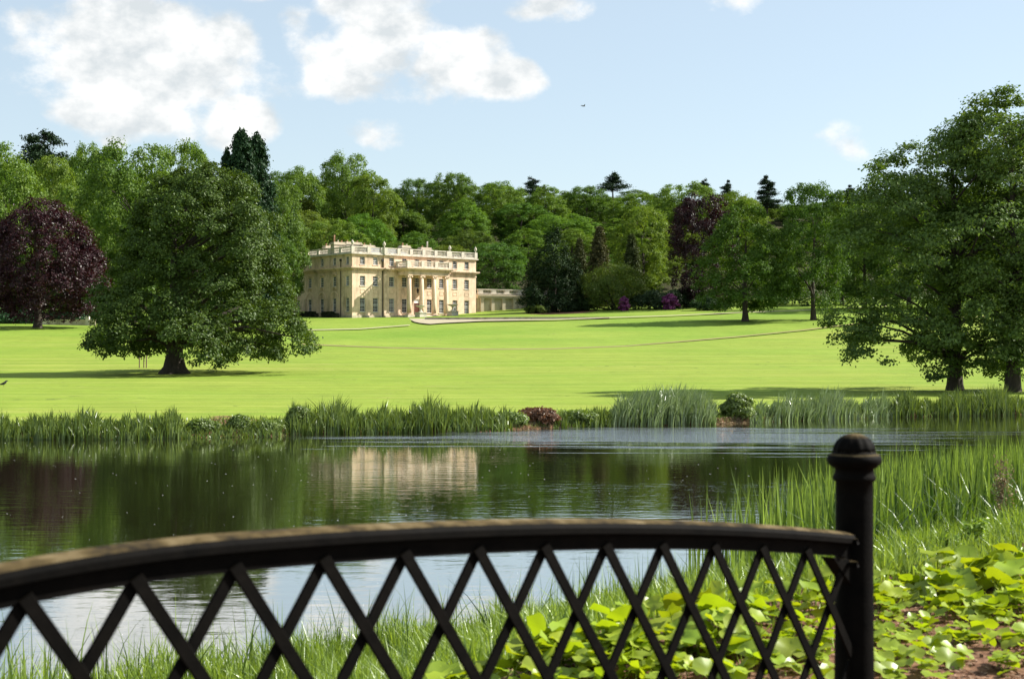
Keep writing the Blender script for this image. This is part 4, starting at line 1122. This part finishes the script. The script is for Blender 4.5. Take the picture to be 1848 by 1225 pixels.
def rz_(i): return 2.595 - .0015 * i * i - .0045 * max(0.0, 2 - i) ** 2 * (i > -4) - .162 * (i <= -4)


def rpt(i, v=0.0, dz=0.0): return Vector((RX0 + RDX * i, RY0 + RDY * i, rz_(i) + dz)) + RN * v


def railing():
    root = empty('bridge_railing', rpt(12.3, 0, -1.1)); base = Vector(root.location)
    tag(root, 'black cast iron footbridge railing with arched handrail and crossed lattice bars', 'railing')
    def sweep(prof, i0, i1, n, name, mat):
        mb = MB(); vs_ = []; k = len(prof); fs = []
        for j in range(n + 1):
            i = i0 + (i1 - i0) * j / n
            for (v, w) in prof: vs_.append(rpt(i, v, w) - base)
        for j in range(n):
            for q in range(k): q2 = (q + 1) % k; fs.append((j * k + q, (j + 1) * k + q, (j + 1) * k + q2, j * k + q2))
        fs.append(tuple(range(k))); fs.append(tuple(reversed(range(n * k, n * k + k))))
        return mb.add(vs_, fs).build(name, mat, root)
    prof = [(-.052, -.020), (-.046, -.008), (-.026, -.001), (0, .002), (.026, -.001), (.046, -.008), (.052, -.020), (.052, -.036), (.026, -.042), (.024, -.084), (-.026, -.084), (-.026, -.042), (-.052, -.036)]
    sweep(prof, -9, 12.02, 64, 'handrail', M['iron'])
    sweep([(-.025, -1.0), (.025, -1.0), (.025, -.95), (-.025, -.95)], -9, 12.02, 48, 'bottom_rail', M['iron'])
    # flat bars, one family each side of the web
    def bar(i, sgn, v):
        drop = .87; shift = drop / .362 * sgn; p = []
        a = rpt(i, v, -.078); e = rpt(i + shift, v, 0); e.z = a.z - drop * .985
        t0, t1 = 0.0, 1.0; lim = 12.05
        if sgn > 0 and i + shift > lim: t1 = (lim - i) / shift
        if sgn < 0 and i > lim: t0 = (i - lim) / -shift
        if t1 - t0 < .06: return
        A = a.lerp(e, t0); B = a.lerp(e, t1); d = (B - A).normalized(); s = d.cross(RN).normalized() * .0165; th = RN * .0045
        A = A - d * .012; mb = MB(); vs_ = [A - s - th, A + s - th, A + s + th, A - s + th, B - s - th, B + s - th, B + s + th, B - s + th]
        c = (A + B) / 2
        o = mb.add([q - c for q in vs_], [(0, 1, 2, 3), (7, 6, 5, 4), (0, 4, 5, 1), (1, 5, 6, 2), (2, 6, 7, 3), (3, 7, 4, 0)]).build('lattice_bar', M['iron'], root, c - base)
        bv = o.modifiers.new('bevel', 'BEVEL'); bv.width = .002; bv.segments = 1
    for i in range(-8, 12): bar(i, 1, -.031)
    for i in range(-6, 15): bar(i, -1, -.021)
    rv = MB()
    # post with a ribbed dome
    pc = rpt(12.3, .0); pc.z = 0
    prof = [(.082, 1.20), (.082, 1.42), (.072, 1.45), (.067, 1.9), (.0635, 2.50), (.0635, 2.545), (.072, 2.552), (.074, 2.562), (.068, 2.572), (.066, 2.590), (.078, 2.598), (.092, 2.612), (.094, 2.625), (.088, 2.638), (.076, 2.644), (.074, 2.652)]
    post = MB().lathe(prof, 28).build('post', M['iron'], root, pc - base)
    dome = [(.0725 * math.cos(a), 2.651 + .062 * math.sin(a)) for a in np.linspace(0, math.pi / 2 - .08, 8)]
    dm = MB().lathe(dome, 48); 
    dm.v = [(x * (1 + .035 * math.cos(12 * math.atan2(y, x))), y * (1 + .035 * math.cos(12 * math.atan2(y, x))), z) for (x, y, z) in dm.v]
    dm.build('post_cap', M['iron'], post)
    # bracket and bolts where the rail meets the post
    b = rpt(12.2, 0, -.045); br = MB()
    for (v, dz) in ((-.055, .022), (-.055, -.055)):
        p = rpt(11.98, v, -.05 + dz) - base; br = MB().tube([p + RN * .02, p - RN * .012], [.011, .010], 8); br.build('bolt', M['iron'], root)
    q = [rpt(11.6, -.03, -.09), rpt(12.15, -.03, -.09), rpt(12.15, -.03, -.20)]
    vs_ = [p - base for p in q] + [p - base + RN * .05 for p in q]
    MB().add(vs_, [(0, 1, 2), (5, 4, 3), (0, 3, 4, 1), (1, 4, 5, 2), (2, 5, 3, 0)]).build('bracket', M['iron'], root)
    # planked deck on this side of the railing
    dk = empty('bridge_deck', rpt(2, -1.6, -1.1)); db = Vector(dk.location); tag(dk, 'arched plank deck of the footbridge', kind='structure')
    pm = MB().box(-.085, .085, -1.75, 1.75, -.04, 0).mesh('plank', M['deck']); ang = math.atan2(RT.y, RT.x)
    for k in range(34):
        i = -10 + k * .735; o = link('plank', pm, dk, rpt(i, -1.82, -1.06) - db, ang)


railing()


# ------------------------------------------------------------------ near bank planting
def near_bank():
    r = np.random.default_rng(501)
    # grass
    n = 90000; X = r.uniform(-5.5, 6.5, n); d = 9.8 * r.random(n) ** 1.1 - .25; Y = np.interp(X, *NSH) - d
    k = (Y > 5.5) & (d < np.interp(X, [-5, 0, 3, 5], [6, 6.4, 8.2, 8.6]) + .6 * r.normal(size=n)); X = X[k]; Y = Y[k]; d = d[k]; n = len(X)
    k = r.random(n) < np.interp(X, [-5.5, -3.2, -1.6], [.10, .40, 1]); X = X[k]; Y = Y[k]; d = d[k]; n = len(X)
    tuft = .7 + .35 * np.sin(X * 5.1 + 2 * np.sin(Y * 3)) * np.sin(Y * 4.3)
    h = np.interp(d, [0, 2, 6], [.46, .40, .26]) * tuft * r.uniform(.5, 1.25, n) + .05
    V, Q = blades(np.stack([X, Y, zg(X, Y) - .02], 1), h, .016, r, lean=.45, seg=3, bend=.9)
    tag(link('bank_grass', np_mesh('bank_grass', V, Q, M['grass'])), 'bright long grass on the near bank behind the railing', 'grass', kind='stuff')
    n = 700; X = r.uniform(-5.2, 3, n); d = r.uniform(-.2, 2.2, n); Y = np.interp(X, *NSH) - d
    V, Q = blades(np.stack([X, Y, zg(X, Y)], 1), r.uniform(.4, .85, n), .014, r, lean=.3, seg=4, bend=1.1)
    tag(link('tall_grass', np_mesh('tall_grass', V, Q, M['reed'])), 'taller arching grass blades at the near water edge', 'grass', kind='stuff')
    # reeds
    n = 17000; X = r.uniform(1.6, 11, n); d = r.uniform(-2.2, 5.6, n); Y = np.interp(X, *NSH) - d; px = pxof(X, Y)
    p = np.interp(px, [1230, 1330, 1480, 1600, 1700], [.0, .10, .35, .8, 1]) * np.interp(d, [-2.2, -1, 4.6, 5.6], [.25, 1, 1, .3]) * (px < 2000)
    k = (r.random(n) < p); X = X[k]; Y = Y[k]; px = px[k]; n = len(X)
    h = r.uniform(.85, 1.6, n) * np.interp(px, [1230, 1500, 1650], [.85, .95, 1.0]) * (1 + .10 * np.sin(X * 2.3) * np.sin(Y * 1.9))
    h = np.minimum(h, np.maximum(1.98 - zg(X, Y), .3) * r.uniform(.75, 1.05, n)); V, Q = blades(np.stack([X, Y, np.maximum(zg(X, Y), -.1)], 1), h, .034, r, lean=.095, seg=4, bend=1.0)
    tag(link('reeds', np_mesh('reeds', V, Q, M['reed'])), 'tall green reeds at the near water edge right of the iron post', 'reeds', kind='stuff')
    n = 9000; X = r.uniform(2.2, 10, n); d = r.uniform(.5, 6.2, n); Y = np.interp(X, *NSH) - d; k = pxof(X, Y) > 1480; X = X[k]; Y = Y[k]; n = len(X)
    V, Q = blades(np.stack([X, Y, zg(X, Y)], 1), r.uniform(.25, .8, n), .018, r, lean=.5, seg=3, bend=1.0)
    o = link('sedge', np_mesh('sedge', V, Q, M['grass'])); o.color = (.42, .5, .5, 1); tag(o, 'arching sedge under the near reeds, darkened for the shade in their gaps', 'sedge', kind='stuff')  # sedge added low among the reeds, tinted dark for the shade between blades
    n = 260; X = r.uniform(3, 8, n); d = r.uniform(-.5, 4.5, n); Y = np.interp(X, *NSH) - d
    V, Q = blades(np.stack([X, Y, zg(X, Y)], 1), r.uniform(.4, 1.1, n), .016, r, lean=.35, seg=3)
    tag(link('dead_reeds', np_mesh('dead_reeds', V, Q, M['straw'])), 'dry straw coloured stems among the near reeds', 'reeds', kind='stuff')
    # pale fluffy plume
    x, y, z = at(1809, 905, 14.5); pr = empty('reed_plume', (x, y, gz(x, y))); tag(pr, 'pale fluffy dry seed head standing in the near reeds', 'seed head')
    hz = z - gz(x, y); MB().tube([(0, 0, 0), (.02, 0, hz * .6), (.0, 0, hz + .25)], [.008, .006, .004], 5).build('stem', M['straw'], pr)
    c = r.normal(size=(420, 3)) * np.array([.045, .03, .14]) + np.array([0, 0, hz + .12]); V, Q = leaf_cards(c, r.normal(size=(420, 3)), .035, r)
    tag(link('plume', np_mesh('plume', V, Q, M['straw']), pr), kind='stuff')
    # leafy weeds
    for j, (px_, top, Y, w, lab) in enumerate(((1762, 930, 11.6, 55, 'tall leafy weed in front of the reeds at the right'), (1722, 965, 11.4, 45, 'leafy weed left of the tallest weed before the reeds'),
                                              (1815, 985, 11.0, 50, 'leafy weed at the right edge before the reeds'), (1650, 1030, 10.6, 34, 'short leafy weed just right of the iron post'),
                                              (1790, 1010, 10.8, 50, 'low weed below the tallest weed before the reeds'), (1322, 1040, 12.5, 40, 'yellow green leafy weed behind the lattice near the post'))):
        x = (px_ - CX) / F * Y; g = gz(x, Y); H = EYE + (HZ - top) / F * Y - g; R = w / 2 / F * Y
        o = empty('leafy_weed', (x, Y, g)); tag(o, lab, 'weed', 'leafy weeds on the near bank'); C = []; Nn = []; mb = MB()
        for s in range(7):
            bx, by = r.normal() * R * .45, r.normal() * R * .45; hh = H * r.uniform(.65, 1.0); tx, ty = bx + r.normal() * R * .4, by + r.normal() * R * .4
            mb.tube([(bx, by, 0), ((bx + tx) / 2, (by + ty) / 2, hh * .5), (tx, ty, hh)], [.005, .004, .002], 4)
            m_ = 46; f = r.random(m_) ** .8; th = r.random(m_) * 6.28; rr = .055 * (1.1 - f * .7)
            C.append(np.stack([bx + (tx - bx) * f + np.cos(th) * rr, by + (ty - by) * f + np.sin(th) * rr, hh * (.1 + .9 * f)], 1)); Nn.append(np.stack([np.cos(th) * .5, np.sin(th) * .5, np.ones(m_)], 1) + r.normal(size=(m_, 3)) * .35)
        V, Q = leaf_cards(np.concatenate(C), np.concatenate(Nn), .062, r, .45); link('leaves', np_mesh('leaves', V, Q, M['weed']), o); mb.build('stems', M['weed'], o)


def butterbur():
    r = random.Random(9)
    def leaf_mesh(seed, stalk):
        q = random.Random(seed); seg = 16; V = [(0, 0, 0)]; Fc = []; ph = [q.random() * 6.28 for _ in range(3)]; cup = q.uniform(.10, .55)
        for k in (1, 2):
            for j in range(seg):
                th = 2 * math.pi * j / seg; a = abs((th - math.pi + math.pi) % (2 * math.pi) - math.pi)
                R = (1 - .62 * math.exp(-(a / .33) ** 2)) * (1 + .07 * math.sin(5 * th + ph[0]) + .04 * math.sin(9 * th + ph[1])); R = max(R, .2); rr = R * (.52 if k == 1 else 1.0)
                z = cup * rr * rr * .45 + .14 * rr * rr * math.sin(3 * th + ph[2]) + (.05 * rr * (-1) ** j if k == 2 else 0)
                V.append((rr * math.cos(th), rr * math.sin(th), z))
        for j in range(seg):
            j2 = (j + 1) % seg; Fc.append((0, 1 + j, 1 + j2)); Fc.append((1 + j, 1 + seg + j, 1 + seg + j2, 1 + j2))
        mb = MB().add(V, Fc, True); mb.tube([(0, 0, 0), (.05, 0, -stalk * .5), (.15, 0, -stalk)], [.035, .04, .05], 4)
        return mb.mesh('leaf', M['butterbur'])
    big = [leaf_mesh(k, 2.2) for k in range(5)]; small = [leaf_mesh(10 + k, .9) for k in range(4)]
    patches = [  # px range, Y range, number, leaf radius, height, label
        (790, 930, 6.9, 7.5, 40, .13, .16, 'butterbur patch behind the lattice, farthest from the post'),
        (930, 1080, 6.8, 7.7, 52, .14, .20, 'large leaved butterbur patch behind the middle of the lattice'),
        (1080, 1230, 6.8, 7.9, 62, .14, .22, 'butterbur patch behind the lattice between the middle and the post'),
        (1230, 1370, 6.9, 8.2, 66, .15, .25, 'tall butterbur patch behind the lattice with the biggest leaves'),
        (1370, 1500, 7.0, 8.7, 60, .12, .25, 'butterbur patch behind the lattice right beside the post'),
        (1560, 1690, 8.0, 9.4, 85, .10, .17, 'butterbur patch just right of the iron post'),
        (1690, 1800, 8.3, 9.8, 75, .14, .24, 'butterbur patch below the leafy weeds at the right'),
        (1800, 1900, 8.2, 9.7, 60, .14, .25, 'butterbur patch at the right edge of the picture'),
    ]
    for (a, b, y0, y1, n, R, h, lab) in patches:
        px = (a + b) / 2; Y = (y0 + y1) / 2; x = (px - CX) / F * Y; g = gz(x, Y); o = empty('butterbur', (x, Y, g)); tag(o, lab, 'plant', 'butterbur plants on the near bank')
        for k in range(n):
            yy = r.uniform(y0, y1); f = (yy - y0) / (y1 - y0); lx = (r.uniform(a, b) - CX) / F * yy; gg = gz(lx, yy)
            s = R * r.uniform(.35, 1.05) * (.55 + .5 * f); hh = h * r.uniform(.25, 1.0) * (.35 + .7 * f)
            lf = link('leaf', r.choice(big), o, (lx - x, yy - Y, gg - g + hh)); lf.scale = (s, s * r.uniform(.85, 1.1), s)
            lf.rotation_euler = (r.gauss(-.06, .33), r.gauss(.06, .33), r.random() * 6.28); v = r.uniform(.75, 1.15); lf.color = (v * r.uniform(.9, 1.12), v, v, 1)
    # young leaves pushing through the bare soil
    for (a, b, y0, y1, n, lab) in ((1080, 1290, 6.7, 7.8, 45, 'scatter of small butterbur leaves at the foot of the lattice, middle'), (1290, 1500, 6.7, 7.7, 50, 'scatter of small butterbur leaves at the foot of the lattice near the post'),
                                   (1570, 1710, 6.8, 8.3, 70, 'scatter of small butterbur leaves on the soil right of the post'), (1710, 1890, 6.9, 8.8, 85, 'scatter of small butterbur leaves on the soil at the bottom right corner')):
        px = (a + b) / 2; Y = (y0 + y1) / 2; x = (px - CX) / F * Y; g = gz(x, Y); o = empty('young_butterbur', (x, Y, g)); tag(o, lab, 'plant', 'young butterbur leaves on the soil')
        for k in range(n):
            yy = r.uniform(y0, y1); lx = (r.uniform(a, b) - CX) / F * yy; gg = gz(lx, yy); s = r.uniform(.025, .075)
            lf = link('leaf', r.choice(small), o, (lx - x, yy - Y, gg - g + r.uniform(.02, .07))); lf.scale = (s, s, s); lf.rotation_euler = (r.gauss(-.05, .3), r.gauss(0, .3), r.random() * 6.28); v = r.uniform(.8, 1.2); lf.color = (v, v, v, 1)


def soil_litter():
    r = np.random.default_rng(611); n = 9000
    X = r.uniform(-.5, 4.2, n); Y = r.uniform(6.2, 10.2, n); z = zg(X, Y)
    V, Q = leaf_cards(np.stack([X, Y, z + .006], 1), np.array([0, 0, 1.]) + r.normal(size=(n, 3)) * .45, .028, r, .7)
    tag(link('bark_litter', np_mesh('bark_litter', V, Q, pmat('bark_chips', (.09, .045, .028), (.34, .22, .14), 60, .9))), 'reddish bark chips and dead leaves on the near soil', 'litter', kind='stuff')


def water_specks():
    r = np.random.default_rng(621); n = 330
    Y = 13.5 + 34 * r.random(n) ** 1.6; px = np.where(r.random(n) < .7, r.uniform(0, 950, n), r.uniform(950, 1600, n)); X = (px - CX) / F * Y
    k = Y > np.interp(X, *NSH) + .8; X = X[k]; Y = Y[k]; n = len(X); s = r.uniform(.003, .008, n) * (Y / 18)
    c = np.stack([X, Y, np.full(n, .006)], 1); V = np.stack([c + np.stack([-s, -s, 0 * s], 1), c + np.stack([s, -s * .8, 0 * s], 1), c + np.stack([s * .9, s, 0 * s], 1), c + np.stack([-s, s * .9, 0 * s], 1)], 1).reshape(-1, 3)
    tag(link('floating_fluff', np_mesh('floating_fluff', V, np.arange(4 * n).reshape(-1, 4), M['foam'])), 'tiny white specks of fluff floating on the lake', 'fluff', kind='stuff')


def small_things():
    # tree guard of three stakes
    x, y = at(258, 664, solve_y(258, 664))[:2]; o = empty('tree_guard', (x, y, gz(x, y))); tag(o, 'three thin wooden stakes of a tree guard left of the oak trunk', 'stakes')
    sm = MB().box(-.045, .045, -.045, .045, -.2, 1.22).mesh('stake', M['wood'])
    for dx, dy in ((-.32, 0), (.0, .35), (.32, 0)): link('stake', sm, o, (dx, dy, 0))
    # bird standing on the lawn and bird on the wing
    x, y = at(6, 698, solve_y(6, 698))[:2]; b = empty('standing_bird', (x, y, gz(x, y)), .3); tag(b, 'small dark bird standing on the lawn at the left edge', 'bird')
    MB().tube([(-.30, 0, .20), (-.16, 0, .16), (0, 0, .20), (.12, 0, .28), (.17, 0, .36), (.21, 0, .37), (.29, 0, .355)], [.012, .045, .085, .075, .05, .042, .008], 10).build('body', M['bird'], b)
    for s in (-1, 1): MB().tube([(.02, s * .03, .15), (.03, s * .03, 0), (.07, s * .03, .0)], [.008, .007, .006], 5).build('leg', M['bird'], b)
    x, y, z = at(1053, 192, 160); b = empty('flying_bird', (x, y, z), .5); tag(b, 'small dark bird flying in the pale sky', 'bird')
    MB().tube([(-.28, 0, 0), (-.12, 0, .01), (.05, 0, .02), (.16, 0, .03), (.24, 0, .02)], [.015, .05, .06, .045, .008], 8).build('body', M['bird'], b)
    for s in (-1, 1):
        MB().add([(-.08, s * .04, .02), (.10, s * .04, .03), (.06, s * .28, .14), (-.06, s * .28, .13), (-.10, s * .58, .08), (-.02, s * .30, .17), (.0, s * .04, .06)],
                 [(0, 1, 2, 3), (3, 2, 4), (6, 5, 2, 1), (0, 3, 5, 6), (3, 4, 5), (2, 5, 4)]).build('wing', M['bird'], b)
    # low garden wall and gate pier under the copper beech
    y = 254.0; x0 = at(73, 580, y)[0]; x1 = at(172, 580, y)[0]; z = gz((x0 + x1) / 2, y); o = empty('garden_wall', (x0, y, z)); tag(o, 'low grey garden wall with pier in the shade behind the copper beech', 'wall')
    MB().box(0, x1 - x0, 0, .4, -.5, .95).build('wall', M['stone_old'], o); MB().box(-.05, x1 - x0 + .05, -.06, .46, .952, 1.05).build('coping', M['stone_old'], o)
    MB().box(x1 - x0 - 1.7, x1 - x0 - 1.1, -.15, .55, -.5, 1.6).build('pier', M['stone_pale'], o); MB().box(0, 1.6, -.1, -.002, -.4, 1.2).build('slab', M['stone_pale'], o)


near_bank(); butterbur(); soil_litter(); water_specks(); small_things()
